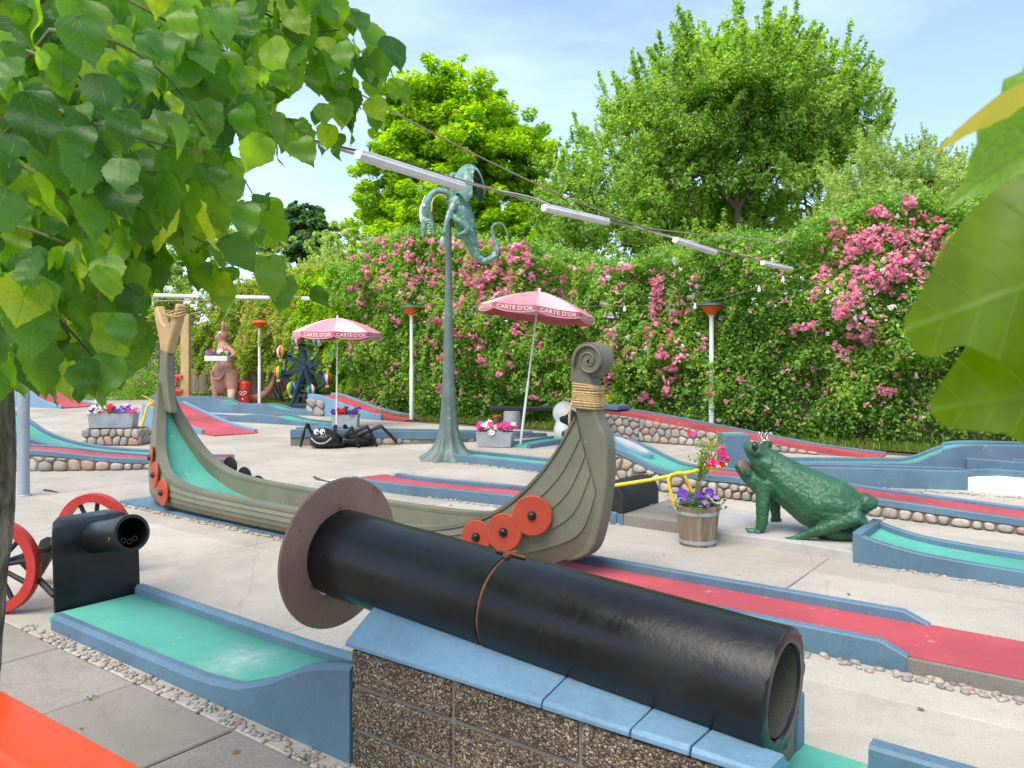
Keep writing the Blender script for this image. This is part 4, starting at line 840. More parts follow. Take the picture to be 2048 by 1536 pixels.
for k in range(34):
    a = rng.uniform(0, 6.28); rr = .17 * math.sqrt(rng.random()); put_flower('purple' if rng.random() < .88 else 'lilac', bc + V(rr * math.cos(a), rr * math.sin(a) - .02, rng.uniform(.33, .42)), .026 * rng.uniform(.8, 1.2), bar, rng=rng)
rose = thing('standard_rose', 'thin young rose bush with red blooms growing from the half barrel', 'rose', bc + EZ * .28)
tops = []
for k in range(9):
    e = P(rng.uniform(1358, 1455), rng.uniform(865, 925), 6.42 + rng.uniform(-.12, .12)); b = bc + V(rng.uniform(-.02, .02), 0, .28)
    mid = b + V(0, 0, .17); pth = catmull([b, mid, lerp(mid, e, .5) + V(0, 0, .04), e], 5); MB().tube(pth, [lerp(.006, .002, i / (len(pth) - 1)) for i in range(len(pth))], 5).build('stem', TWIG, rose, 60)
    tops += [lerp(pth[-1], pth[8], rng.random() ** 1.2) + V(rng.gauss(0, .035), rng.gauss(0, .035), rng.gauss(0, .03)) for _ in range(75)]
quad_obj('leaves', leaf_quads(tops, .026, 45), LEAF_ROSE2, rose)
for px, py in ((1440, 898), (1447, 904), (1432, 922), (1442, 930), (1424, 930), (1386, 868), (1450, 918)):
    for _ in range(4): put_flower(rng.choice(['red', 'pink', 'pink']), P(px + rng.uniform(-8, 8), py + rng.uniform(-6, 6), 6.30 + rng.uniform(0, .06)), .024, rose, rng=rng)
# ------------------------------------------------------------------ dragon on its pole
DY = 11.75; pole = thing('dragon_pole', 'tall grey green fluted pole with flaring trunk foot', 'pole', P(897, 714, DY) * 1.0)
pc = P(897, 714, DY); pc.z = 0; pole.location = pc
m = MB(); prof = [(0.0, .40, .30), (.03, .385, .30), (.08, .31, .26), (.16, .235, .22), (.28, .175, .18), (.45, .138, .13), (.75, .112, .09), (1.1, .095, .06), (1.6, .078, .04), (2.1, .062, .02), (2.6, .052, 0), (3.3, .045, 0), (3.5, .043, 0)]
rings = []
for z, r, fl_ in prof:
    rings.append([pc + V(r * (1 + fl_ * .55 * math.sin(9 * a + .7 * math.sin(3 * a) + z)) * math.cos(a), r * (1 + fl_ * .55 * math.sin(9 * a + .7 * math.sin(3 * a) + z)) * math.sin(a), z) for a in np.linspace(0, 2 * math.pi, 54, endpoint=False)])
m.loft(rings); m.build('shaft', POLEG, pole, 60)
drag = thing('dragon_statue', 'green dragon sculpture with arched wings and curled tail on top of the pole', 'statue', P(915, 440, DY))
def D(px, py, dy=0.0): return P(px, py, DY + dy)
ud = DY / 1600
def DT(pts): return ('t', catmull([D(a, b, d) for a, b, d, r in pts], 4), [x.x for x in catmull([V(r * ud, 0) for a, b, d, r in pts], 4)])
pr = [DT([(905, 402, 0, 14), (897, 389, -.05, 10), (882, 382, -.10, 7.5), (867, 386, -.14, 7), (857, 399, -.16, 8.5), (853, 415, -.16, 10), (851, 432, -.17, 8), (848, 452, -.18, 6), (847, 474, -.18, 4)]),
      DT([(858, 425, -.17, 7), (864, 446, -.18, 4.2), (867, 470, -.18, 2.8)]), ('e', D(848, 410, -.22), (3.5 * ud, .03, 5 * ud)), ('e', D(846, 472, -.18), (4.5 * ud, .04, 4 * ud)),
      DT([(903, 394, 0, 15), (917, 408, 0, 20), (926, 435, 0, 21), (934, 462, 0, 17), (942, 485, 0, 12.5), (951, 508, 0, 9), (965, 520, 0, 7.5), (980, 519, 0, 7), (991, 508, 0, 6.5), (993, 490, 0, 5), (986, 472, 0, 4), (984, 457, 0, 3.3), (991, 448, 0, 2.8), (1003, 448, 0, 2.3), (1013, 462, 0, 1.8), (1018, 486, 0, 1.2)]),
      DT([(910, 405, -.12, 9), (900, 425, -.2, 6.5), (893, 445, -.25, 5), (888, 468, -.26, 4)]), DT([(900, 428, -.14, 8), (916, 440, -.2, 6), (936, 456, -.2, 6.5), (930, 464, -.2, 4.5), (915, 470, -.2, 3)]), DT([(910, 470, .05, 3.5), (920, 475, .05, 4), (924, 462, .05, 6)]),
      ('e', D(915, 405), (20 * ud, .18, 20 * ud))]
blob('body', pr, .011, DRAGON, drag, 2, .006, 16)
def wing(cx, cy, rx, ry, yc, ryd, gap, nm):          # cape like wing shell with an arched opening
    m = MB(); NT, NPH = 72, 20; idx = {}
    for sh, kk in ((0, 1.0), (1, .93)):
        for i in range(NPH + 1):
            for t in range(NT):
                a = 2 * math.pi * t / NT; ph = lerp(-.28 + .34 * abs(math.sin(2.5 * a + 1)), math.pi / 2, i / NPH); fl = 1 + .05 * math.sin(6 * a); m.v.append(tuple(D(cx + rx * kk * fl * math.cos(a) * math.cos(ph), cy - ry * kk * math.sin(max(ph, -.4)), yc + ryd * kk * fl * math.sin(a) * math.cos(ph))))
    N1 = NT * (NPH + 1)
    def solid(i, t): a = 360 * (t + .5) / NT; h_ = (a - (gap[0] + gap[1]) / 2) / ((gap[1] - gap[0]) / 2); return not (abs(h_) < 1 and i < gap[2] * math.sqrt(1 - h_ * h_))
    for sh in (0, 1):
        for i in range(NPH):
            for t in range(NT):
                if solid(i, t): q = [sh * N1 + i * NT + t, sh * N1 + i * NT + (t + 1) % NT, sh * N1 + (i + 1) * NT + (t + 1) % NT, sh * N1 + (i + 1) * NT + t]; m.f.append(tuple(q if sh == 0 else reversed(q)))
    m.build(nm, DRAGON, drag, 60)
wing(937, 390, 33, 62, .02, .30, (285, 345, 12), 'wing'); wing(908, 388, 20, 44, .10, .24, (180, 245, 12), 'wing')
for k in range(16):
    t = k / 15; p = catmull([D(945, 425), D(949, 450), D(953, 475), D(957, 495)], 5)[k]; MB().lathe([(.016, 0), (.001, .032)], p, 6, (V(0, 1), EZ, V(1, 0))).build('spine', DRAGON, drag, 60)
MB().ell(D(885, 484, -.27), (.045, .04, .085), 10, 8).build('claw', ZINC, drag, 180)
MB().tube(catmull([D(863, 424, -.20), D(864, 406, -.19), D(870, 394, -.16), D(882, 389.5, -.13), D(894, 397, -.10)], 4), .016, 6).build('belly_stripe', DRAGBEL, drag, 180)
MB().ell(D(848, 411, -.245), (.024, .018, .026), 10, 8).build('eye', WHITE, drag, 180)
for k in range(6): MB().lathe([(.011, 0), (.001, .045)], D(855 + (k % 2) * 6, 440 + 5.2 * k, -.20), 5, (V(0, 1), EZ, V(-1 if k % 2 else 1, 0))).build('tooth', WHITE, drag, 60)
MB().tube(catmull([D(850, 392, -.16), D(843, 415, -.17), D(843, 440, -.18), D(844, 462, -.18)], 4), [.01] * 4 + [.03] * 5 + [.008] * 4, 6).build('crest', WHITE, drag, 60)

# ------------------------------------------------------------------ parasols
def text_verts(txt):
    cu = bpy.data.curves.new('t', 'FONT'); cu.body = txt; cu.size = 1.0; cu.resolution_u = 3; cu.space_character = 1.02; cu.offset = 0.012
    o = bpy.data.objects.new('t', cu); COL.objects.link(o); dg = bpy.context.evaluated_depsgraph_get(); dg.update()
    me = o.evaluated_get(dg).to_mesh(); v = [tuple(x.co) for x in me.vertices]; f = [tuple(p.vertices) for p in me.polygons]
    o.evaluated_get(dg).to_mesh_clear(); bpy.data.objects.remove(o); x0 = min(a[0] for a in v); x1 = max(a[0] for a in v); y0 = min(a[1] for a in v); y1 = max(a[1] for a in v)
    return [((a[0] - x0) / (x1 - x0), (a[1] - y0) / (y1 - y0)) for a in v], f
TXT = text_verts("CARTE D'OR")
def parasol(label, base, top_z, tilt, rot, Rr, rise, val):
    root = thing('parasol', label, 'parasol', base, 'pink ice cream parasols'); root.rotation_euler = tilt
    Mw = wmat(root); loc = lambda x, y, z: Mw @ V(x, y, z)
    MB().tube([loc(0, 0, 0), loc(0, 0, 1.1)], .021, 12).build('lower_pole', POSTW, root, 60); MB().tube([loc(0, 0, 1.08), loc(0, 0, top_z)], .0155, 12).build('upper_pole', POSTW, root, 60)
    MB().lathe([(.02, 0), (.026, .02), (.018, .05), (.001, .065)], (0, 0, 0), 12)
    m = MB().lathe([(.022, top_z - .01), (.03, top_z + .012), (.016, top_z + .03), (.02, top_z + .05), (.001, top_z + .07)], (0, 0, 0), 12); m.v = [tuple(loc(*p)) for p in m.v]; m.build('finial', POSTW, root, 60)
    NP = 8; zc = lambda q: top_z - rise * (q ** 1.55)
    for k in range(NP):
        a0, a1 = rot + 2 * math.pi * k / NP, rot + 2 * math.pi * (k + 1) / NP; rings = []
        d0, d1 = V(math.cos(a0), math.sin(a0)), V(math.cos(a1), math.sin(a1))
        for i in range(9):
            q = i / 8 * .999 + .001; row = []
            for j in range(7):
                t = j / 6; p = lerp(d0, d1, t) * (Rr * q); sag = .035 * math.sin(math.pi * t) * q * (1 - .3 * q); row.append(loc(p.x, p.y, zc(q) - sag * .6))
            rings.append(row)
        MB().loft(rings, cap=False, closed=False).build('panel', PINK if k % 2 else PALE, root, 180)
        rings = []; out = lerp(d0, d1, .5).normalized()
        for i in range(4):
            row = []
            for j in range(13):
                t = j / 12; p = lerp(d0, d1, t) * Rr; dep = val * (.70 + .30 * math.sin(math.pi * t) ** .5) * i / 3 + .021 * math.sin(math.pi * t) * (1 - .3); p = p + out * (.018 * i / 3 * math.sin(math.pi * t)) - out * .012 * (i / 3) * math.cos(2 * math.pi * t) ** 6
                row.append(loc(p.x, p.y, zc(1) - dep))
            rings.append(row)
        vo = MB().loft(rings, cap=False, closed=False).build('valance', VALR, root, 180)
        vs, fs = TXT; m = MB(); vv = []
        for tx, ty in vs:
            t = .92 - .84 * tx if False else .07 + .86 * tx; p = lerp(d0, d1, t) * Rr; f = 1 - ty
            zz = zc(1) - .021 * math.sin(math.pi * t) * .7 - val * (.16 + .50 * f); p = p + out * (.012 + .014 * math.sin(math.pi * t))
            vv.append(loc(p.x, p.y, zz))
        m.add(vv, fs); me = bpy.data.meshes.new('lettering'); me.from_pydata(m.v, [], m.f); mk('lettering', me, WHITE, vo, 0)
        row = [loc(*(lerp(d0, d1, j / 12) * Rr + out * (.02 + .018 * math.sin(math.pi * j / 12)) + EZ * (zc(1) - val * (.70 + .30 * math.sin(math.pi * j / 12) ** .5) - .021 * math.sin(math.pi * j / 12) * .7 + .008))) for j in range(13)]
        MB().tube(row, .006, 5).build('trim', PALE, vo, 60)
        MB().tube([loc(0, 0, top_z - .03), loc(d0.x * Rr * .55, d0.y * Rr * .55, zc(.55) - .012), loc(d0.x * Rr, d0.y * Rr, zc(1) - .012)], .006, 5).build('rib', POSTW, root, 60)
    return root
b1 = G(1040, 893); parasol('pink parasol with white lettering, pole leaning over the magenta planter', b1, 2.62, (R(-1.5), R(7.2), 0), R(-2), .97, .32, .13)
b2 = V(-3.72, 16.95, 0); parasol('pink parasol with white lettering on upright pole near the spider', b2, 2.33, (0, R(.6), 0), R(8), .93, .31, .15)

# ------------------------------------------------------------------ spider
spi = thing('spider_figure', 'black spider figure with white goggle eyes and grinning mouth', 'figure', G(650, 897)); SY = 13.2
def S(px, py, dy=0.0): return P(px, py, SY + dy)
us = SY / 1600
blob('body', [('e', S(651, 878), (33 * us, .20, 18 * us)), ('e', S(646, 866), (22 * us, .16, 10 * us)), ('e', S(708, 880, .30), (46 * us, .26, 14 * us)), ('e', S(655, 889), (36 * us, .18, 7 * us))], .015, BLACK, spi, 3)
for k, px in enumerate((633, 645)):
    e = MB().ell(S(px, 864, -.165), (5.6 * us, .03, 6.2 * us), 12, 8).build('eye', WHITE, spi, 180); MB().ell(S(px + 1.5, 865, -.195), (2.0 * us, .012, 2.4 * us), 8, 6).build('pupil', EYE, e, 180)
SMILE = paint('smile_grey', (0.33, 0.33, 0.33), 0.4, 0.1)
MB().tube(catmull([S(622, 876, -.17), S(634, 886, -.20), S(650, 886, -.205), S(663, 876, -.17)], 5), .014, 6).build('mouth', SMILE, spi, 180)
for hx, kx, ky, fx, fy, dy in ((628, 612, 849, 601, 894, -.02), (668, 671, 853, 665, 897, -.15), (690, 704, 855, 718, 896, -.12), (690, 735, 853, 754, 893, -.02), (715, 762, 852, 796, 888, .05), (625, 616, 851, 597, 878, .3), (700, 690, 852, 684, 876, .4)):
    knee = S(kx, ky, dy); foot = G(fx, fy); foot.z = 0; MB().tube([S(hx, 872, dy + .1), knee, lerp(knee, foot, .5) + V(.0, 0, .01), foot], [.032, .034, .028, .02], 8).build('leg', BLACKM, spi, 50)

# ------------------------------------------------------------------ kangaroo with tray, bin
KY = 24.6; kan = thing('kangaroo_statue', 'tall brown kangaroo statue with pouch standing before the hedge', 'statue', G(455, 811)); uk = KY / 1600
def K(px, py, dy=0.0): return P(px, py, KY + dy)
def KT(pts): return ('t', catmull([K(a, b, d) for a, b, d, r in pts], 3), [x.x for x in catmull([V(r * uk, 0) for a, b, d, r in pts], 3)])
blob('body', [('e', K(449, 752), (25 * uk, .42, 36 * uk)), ('e', K(448, 706), (15 * uk, .28, 24 * uk)), KT([(447, 700, 0, 13), (445, 684, 0, 9), (443, 676, 0, 9)]), ('e', K(446, 671), (12 * uk, .16, 11 * uk)),
     KT([(443, 672, 0, 9), (434, 677, -.02, 6), (430, 679, -.03, 3.5)]), KT([(446, 663, -.08, 3.5), (446, 650, -.1, 4.5), (444, 641, -.1, 1.2)]), KT([(451, 663, .1, 3.5), (452, 652, .1, 4), (450, 643, .1, 1.2)]),
     KT([(455, 695, -.15, 6), (466, 705, -.3, 5), (468, 711, -.4, 4.5), (455, 714, -.5, 3.6)]), KT([(440, 698, .1, 5), (432, 710, -.2, 4), (430, 716, -.4, 3)]),
     KT([(461, 745, -.2, 17), (465, 775, -.35, 11), (463, 798, -.42, 7), (460, 807, -.45, 6.5)]), KT([(434, 755, .1, 14), (432, 780, .0, 8), (432, 806, 0, 6)]),
     KT([(468, 780, .25, 14), (488, 797, .3, 10), (510, 797, .3, 8.5), (530, 788, .3, 7.5), (545, 768, .3, 6), (551, 742, .3, 4)])], .035, KANG, kan, 3)
MB().ell(K(436, 812, -.55), (22 * uk, .13, 5 * uk), 14, 8).build('foot', KANGL, kan, 180); MB().tube([K(463, 780, -.45), K(462, 808, -.55)], [.12, .085], 10).build('lower_leg', KANGL, kan, 180)
MB().tube(catmull([K(422, 742, -.36), K(426, 756, -.44), K(440, 757, -.47), K(449, 745, -.42)], 5), .04, 8).build('pouch_rim', KANG, kan, 180)
for px, dy in ((439, -.15),): e = MB().ell(K(px, 667, dy), (.045, .03, .06), 10, 8).build('eye', WHITE, kan, 180); MB().ell(K(px - .5, 667.5, dy - .025), (.02, .015, .03), 8, 6).build('pupil', EYE, e, 180)
tray = thing('flower_tray', 'white flower tray held by the kangaroo', 'tray', K(435, 722, -.6)); tc = K(435, 717, -.62)
MB().box(tc, (.68, .30, .15)).build('box', WHITE, tray, 0, .01)
rng = random.Random(9); quad_obj('leaves', leaf_quads([tc + V(rng.uniform(-.32, .32), rng.uniform(-.13, .13), .08 + rng.uniform(0, .12)) for _ in range(120)], .08, 47), LEAF_PLANT, tray)
for k in range(22): put_flower(rng.choice(['purple', 'pink', 'lilac']) if k % 2 else 'white', tc + V((-.3 + .3 * rng.random()) if k % 2 else .3 * rng.random(), rng.uniform(-.16, .1), .12 + rng.uniform(0, .14)), .065, tray, rng=rng)
bn = thing('litter_bin', 'red litter bin with white heart emblem beside the kangaroo', 'bin', G(489, 812) ); bb = G(489, 812); bb.z = 0
MB().lathe([(.165, 0), (.17, .02), (.185, .50), (.20, .51), (.20, .54), (.195, .56), (.19, .70), (.13, .765), (.001, .775)], bb, 24, cap=True).build('body', BINRED, bn, 40)
hz_ = bb + EZ * .36
for sgn in (-1, 1):
    MB().tube(catmull([hz_ + V(sgn * .008, -.192, -.03), hz_ + V(sgn * .10, -.172, .03), hz_ + V(sgn * .115, -.165, .075), hz_ + V(sgn * .06, -.185, .095), hz_ + V(sgn * .02, -.195, .055), hz_ + V(sgn * .06, -.187, .03)], 4), .012, 5).build('heart_emblem', WHITE, bn, 180)
MB().ell(hz_ + V(0, -.175, -.14), (.028, .02, .028), 8, 6).build('dot', WHITE, bn, 180)

# ------------------------------------------------------------------ ferris wheel
FY = 21.9; fw = thing('toy_ferris_wheel', 'dark blue toy ferris wheel hung with striped balloons', 'ferris wheel', G(610, 823)); uf = FY / 1600
def Wf(px, py, dy=0.0): return P(px, py, FY + dy)
hub = Wf(614, 735)
BAL = [petal('balloon_' + n, c, c, .15) for n, c in (('red', (.62, .05, .02)), ('yellow', (.72, .52, .02)), ('green', (.06, .36, .06)), ('blue', (.02, .07, .42)), ('white', (.75, .74, .7)))]
for dy in (-.28, .28):
    for fx in (585, 640): MB().tube([hub + V(0, dy, .05), V(Wf(fx, 0).x, FY + dy * 1.25, 0)], .05, 6).build('leg', NAVY, fw, 50)
    MB().box(hub + V(0, dy, -.75), (.62, .05, .06)).build('cross_bar', NAVY, fw, 0)
MB().tube([hub + V(0, -.36, 0), hub + V(0, .36, 0)], .06, 10).build('axle', NAVY, fw, 60)
MB().box(V(hub.x + .1, FY, .13), (.95, .75, .22)).build('base_box', NAVY, fw, 0, .02)
NB = 8; RW = .70
for k in range(NB):
    a = 2 * math.pi * (k + .35) / NB; d = V(math.cos(a), 0, math.sin(a)); a2 = 2 * math.pi * (k + 1.35) / NB; d2 = V(math.cos(a2), 0, math.sin(a2))
    for dy in (-.22, .22):
        MB().box(hub + d * (RW * .5) + V(0, dy, 0), (RW, .03, .085), (d, V(0, 1), d.cross(V(0, 1)))).build('spoke', NAVY, fw, 0)
        MB().tube([hub + d * RW + V(0, dy, 0), hub + d2 * RW + V(0, dy, 0)], .022, 6).build('rim_bar', NAVY, fw, 50)
        MB().tube([hub + d * RW * .55 + V(0, dy, 0), hub + d2 * RW * .98 + V(0, dy, 0)], .016, 5).build('brace', NAVY, fw, 50)
    MB().box(hub + d * RW, (.16, .5, .16), (d, V(0, 1), d.cross(V(0, 1)))).build('cradle', NAVY, fw, 0, .01)
    bc_ = hub + d * (RW + .02) + V(0, -.30, .10)
    for g in range(10):                            # each balloon is ten gores
        rings = []
        for i in range(9):
            ph = i / 8; r = .145 * math.sin(math.pi * min(1, .06 + ph * .94)) ** .75 * (1 - .32 * (1 - ph)); z = lerp(-.20, .16, ph)
            rings.append([bc_ + V(r * math.cos(2 * math.pi * (g + j / 2) / 10), r * math.sin(2 * math.pi * (g + j / 2) / 10), z) for j in range(3)])
        MB().loft(rings, cap=False, closed=False).build('balloon_gore', BAL[(g + k) % 5], fw, 180)
    MB().box(bc_ + V(0, 0, -.25), (.09, .09, .07)).build('basket', TAN, fw, 0)

# ------------------------------------------------------------------ lamps, pole, cables
def lamp(label, x, y, hh, capm=LAMPGR, r=.3):
    t = thing('garden_lamp', label, 'lamp', (x, y, 0), 'white garden lamps'); c = V(x, y)
    MB().lathe([(.05, 0), (.05, 1.2), (.042, 1.22), (.042, hh - .26)], c, 14).build('post', POSTW, t, 50)
    MB().lathe([(.05, hh - .28), (.08, hh - .24), (.06, hh - .23)], c, 14).build('collar', POSTW, t, 50)
    MB().lathe([(.085, hh - .25), (.10, hh - .22), (r * .72, hh - .085), (r * .70, hh - .08), (.08, hh - .2)], c, 26, cap=False).build('bowl', LAMPOR, t, 40)
    MB().lathe([(r * .75, hh - .082), (r, hh - .075), (r * .98, hh - .06), (r * .6, hh - .015), (.05, hh), (.001, hh + .005)], c, 26, cap=False).build('cap', capm, t, 40)
    return t
p = P(1423, 714, 14.9); lamp('white garden lamp with orange bowl and green cap before the right hedge', p.x, p.y, 2.53, r=.31)
p = P(823, 714, 19.0); lamp('white garden lamp with orange bowl half lost in the pink roses', p.x, p.y, 2.74, r=.30)
p = P(519, 714, 24.4); lamp('white garden lamp with shallow orange bowl beside the kangaroo', p.x, p.y, 2.62, LAMPOR, r=.26)
p = P(193, 714, 25.5); lamp('white garden lamp with orange bowl in front of the dark fence', p.x, p.y, 2.68, LAMPOR, r=.3)
p = G(47, 992); gp = thing('metal_pole', 'plain grey metal pole standing beside the tree trunk', 'pole', p)
MB().lathe([(.060, -.01), (.060, 3.6), (.001, 3.61)], p, 18).build('shaft', STEELG, gp, 50); MB().lathe([(.062, 0), (.075, 0), (.075, .012), (.062, .02)], p, 18, cap=False).build('foot_ring', STEELG, gp, 50)
WIRE = paint('wire_beige', (0.38, 0.31, 0.22), 0.6, 0.15); WIREB = paint('wire_dark', (0.05, 0.05, 0.045), 0.6, 0.15); TUBEW = paint('tube_white', (0.80, 0.79, 0.76), 0.45, 0.05, fine=6, bmp=0, dirt=0.12, dirtcol=(.5, .46, .4))
ZC = 2.95; cb = G(715, 318, ZC); ce = G(1600, 548, ZC)
cd = (ce - cb).normalized(); c_start = cb - cd * 5.6; c_end = cb + cd * ((ce - cb).length + .9)
cable = thing('light_cable', 'bundle of sagging cables carrying the white tube lights across the course', 'cable', c_start)
rng = random.Random(12); LC = (c_end - c_start).length
def on_c(t): return c_start + cd * t
for k, (mt, r) in enumerate(((WIRE, .008), (WIREB, .007), (WIRE, .005), (TUBEW, .006))):
    pts = []
    for i in range(61):
        t = LC * i / 60; loop = -.05 * abs(math.sin(t * 1.65 + k)) if k in (2, 3) else 0; pts.append(on_c(t) + V(.012 * math.sin(t * 2 + k * 2), 0, .045 + .012 * k + loop + .008 * math.sin(t * 3.1 + k * 2)))
    MB().tube(pts, r, 5).build('wire', mt, cable, 180)
def tube_light(label, a, b, group, w=.085, h=.07):
    t = thing('tube_light', label, 'light', (a + b) / 2, group); d = (b - a).normalized(); s = V(d.y, -d.x).normalized(); up = s.cross(d).normalized(); up = up if up.z > 0 else -up; L = (b - a).length; m = MB()
    def ring(q, k): c = lerp(a, b, q); return [c + s * (x * w / 2 * k) + up * (z * h) for x, z in ((-1, .35), (-.62, 0), (.62, 0), (1, .35), (.9, .55), (-.9, .55))]
    m.loft([ring(0, .8), ring(.02, 1), ring(.98, 1), ring(1, .8)]); m.build('diffuser', TUBEW, t, 30)
    MB().box((a + b) / 2 + up * (h * .72), (L * .985, w * .8, h * .34), (d, s, up)).build('housing', TUBEW, t, 0, .006)
    for q in (.1, .9): MB().tube([lerp(a, b, q) + up * h * .8, lerp(a, b, q) + up * (h + .035)], .008, 5).build('hanger', WIREB, t, 60)
    return t
for (x0, y0), (x1, y1), lb in (((715, 318), (925, 382), 'long white tube light hanging across the dragon'), ((1087, 422), (1215, 450), 'white tube light hanging before the tall right tree'), ((1350, 485), (1430, 510), 'white tube light hanging above the rose hedge'), ((1525, 530), (1583, 543), 'white tube light at the hedge end of the cable')):
    tube_light(lb, G(x0, y0, ZC - .05), G(x1, y1, ZC - .05), 'tube lights on the cable', .095, .075)
w2 = thing('steel_wire', 'thin pale wire stretched from the linden down to the cable', 'wire', P(1290, 455, 10.9)); a = P(560, 100, 6.2); b = P(1290, 456, 10.9)
MB().tube([lerp(a, b, i / 14) + V(0, 0, -.10 * math.sin(math.pi * i / 14)) for i in range(15)], .0085, 5).build('strand', WIRE, w2, 180)
MB().tube([lerp(b, P(1640, 484, 14.3), i / 8) + V(0, 0, -.04 * math.sin(math.pi * i / 8)) for i in range(9)], .008, 5).build('strand', WIRE, w2, 180)
MB().ell(lerp(a, b, .67) + V(0, 0, -.085), (.03, .02, .025), 8, 6).build('insulator', TUBEW, w2, 180)
c2 = thing('light_cable', 'far straight cable with tube lights over the kangaroo and ferris wheel', 'cable', P(450, 600, 22.6)); fa, fb = P(60, 583, 23.5), P(860, 600, 21.2)
MB().tube([lerp(fa, fb, i / 12) + V(0, 0, .08 - .1 * math.sin(math.pi * i / 12)) for i in range(13)], .016, 5).build('wire', WIRE, c2, 180)
MB().tube([lerp(P(60, 606, 23.4), P(560, 598, 22.0), i / 8) for i in range(9)], .012, 5).build('wire', WIRE, c2, 180)
for x0, x1, lb in ((452, 560, 'white tube light above the kangaroo'), (622, 714, 'white tube light above the upright parasol'), (250, 420, 'white tube light half hidden by linden leaves')):
    q = lambda x: lerp(fa, fb, (x - 60) / 800) + V(0, 0, -.08); tube_light(lb, q(x0), q(x1), 'tube lights on the far cable', .13, .11)
# string of bulbs along the hedge
sl = thing('bulb_string', 'thin string with small white bulbs looped along the rose hedge', 'string lights', P(1400, 600, 13.8))
ks = [P(1090, 612, 15.4), P(1230, 612, 14.9), P(1390, 606, 14.2), P(1500, 580, 13.6), P(1566, 552, 13.3), P(1700, 590, 12.7)]; cs_ = catmull(ks, 8); MB().tube(cs_, .003, 4).build('wire', WIRE, sl, 180)
for i in (9, 16, 26, 32, 37): MB().lathe([(.012, .0), (.014, -.03), (.032, -.07), (.026, -.10), (.001, -.112)], cs_[i], 10).build('bulb', WHITE, sl, 50)

# ------------------------------------------------------------------ cow, bench, pots, other small things
COWM, nt, b_ = new_mat('cow_hide'); vec = coords(nt); nz = noise(nt, vec, 3.2, 2, .4); rp = ramp(nt, [(.70, (.78, .74, .68)), (.72, (.02, .02, .022))]); nt.links.new(nz, rp.inputs['Fac']); nt.links.new(rp.outputs['Color'], b_.inputs['Base Color']); b_.inputs['Roughness'].default_value = .5
cow = thing('cow_figure', 'white cow figure with black patches arching over the lane end', 'figure', G(1150, 880)); CYW = 14.3; uc = CYW / 1600
def C(px, py, dy=0): return P(px - 13, py, CYW + dy)
blob('body', [('t', [C(1160, 886, .1), C(1156, 860, .1), C(1156, 835, .1), C(1162, 812, .1)], [44 * uc, 36 * uc, 30 * uc, 20 * uc]), ('e', C(1142, 826, -.1), (24 * uc, .26, 24 * uc)), ('e', C(1138, 862, -.2), (18 * uc, .2, 22 * uc)), ('t', [C(1160, 815), C(1175, 806), C(1188, 803)], [.08, .06, .02])], .03, COWM, cow, 4)
MB().ell(C(1152, 868, -.42), (.11, .05, .09), 10, 8).build('muzzle', FROGIN, cow, 180)
MB().ell(C(1151, 836, -.30), (.17, .06, .15), 10, 8).build('patch', BLACKM, cow, 180)
bench = thing('plank_bench', 'long black plank bench on a grey concrete drum before the roses', 'bench', G(1020, 850)); BY = 17.3
MB().box(P(1085, 817, BY), (2.3, .36, .10), (V(.995, -.1).normalized(), V(.1, .995).normalized(), EZ)).build('plank', BLACKM, bench, 0, .015)
for px in (1025, 1150): q = P(px, 714, BY); q.z = 0; MB().lathe([(.2, -.01), (.2, .33), (.19, P(1085, 817, BY).z - .05)], q, 22).build('drum', CONC3 if px > 1100 else ZINC, bench, 50)
q = G(999, 848); pot = thing('terracotta_pot', 'small terracotta pot beside the bench drum', 'pot', q); MB().lathe([(.10, 0), (.14, .16), (.16, .165), (.16, .20), (.145, .20), (.13, .15), (.001, .15)], q, 18).build('body', TERRA, pot, 40); MB().lathe([(.001, .165), (.13, .165)], q, 14, cap=False).build('soil', SOIL, pot, 40)
yp = thing('yellow_flowers', 'clump of yellow flowers behind the curled ship stem', 'flowers', P(1212, 800, 16.2) * V(1, 1, 0).x if False else (P(1212, 800, 16.2).x, 16.2, 0)); rng = random.Random(5); q = P(1212, 800, 16.2)
pts = [V(q.x + rng.gauss(0, .25), q.y + rng.gauss(0, .15), q.z * rng.random() ** .5) for _ in range(500)]; quad_obj('leaves', leaf_quads(pts, .09, 48), LEAF_PLANT, yp)
for k in range(90): dx = rng.uniform(-.25, .28); put_flower('yellow', V(q.x + dx, q.y + rng.uniform(-.15, .15), q.z + .07 - dx * .25 + rng.gauss(0, .05)), .03, yp, rng=rng)
ysl = thing('yellow_slide', 'bright yellow slide chute on bent yellow legs behind the stone pedestal', 'slide', (-7.0, 15.6, 0)); YY = 16.2
MB().loft([[P(x, y, YY + dy) for (x, y, dy) in r_] for r_ in ([(284, 789, 0), (284, 789, .45), (284, 791, .45), (284, 791, 0)], [(316, 806, -.1), (316, 806, .4), (316, 808, .4), (316, 808, -.1)], [(345, 822, -.2), (345, 822, .3), (345, 824, .3), (345, 824, -.2)])]).build('chute', YELLOW, ysl, 0)
for dy in (0, .4): MB().tube(catmull([P(310, 804, YY + dy), P(296, 812, YY + dy), P(289, 835, YY + dy), V(P(280, 855, YY + dy).x, YY + dy, 0)], 4), .03, 8).build('leg', YELLOW, ysl, 60)
yps = thing('yellow_post', 'tall yellow wooden post with red taps behind the left ship stem', 'post', (P(372, 800, 22.5).x, 22.5, 0)); q = P(372, 714, 22.5); q.z = 0
MB().box(q + EZ * 1.35, (.24, .2, 2.72)).build('shaft', TAN, yps, 0, .02)
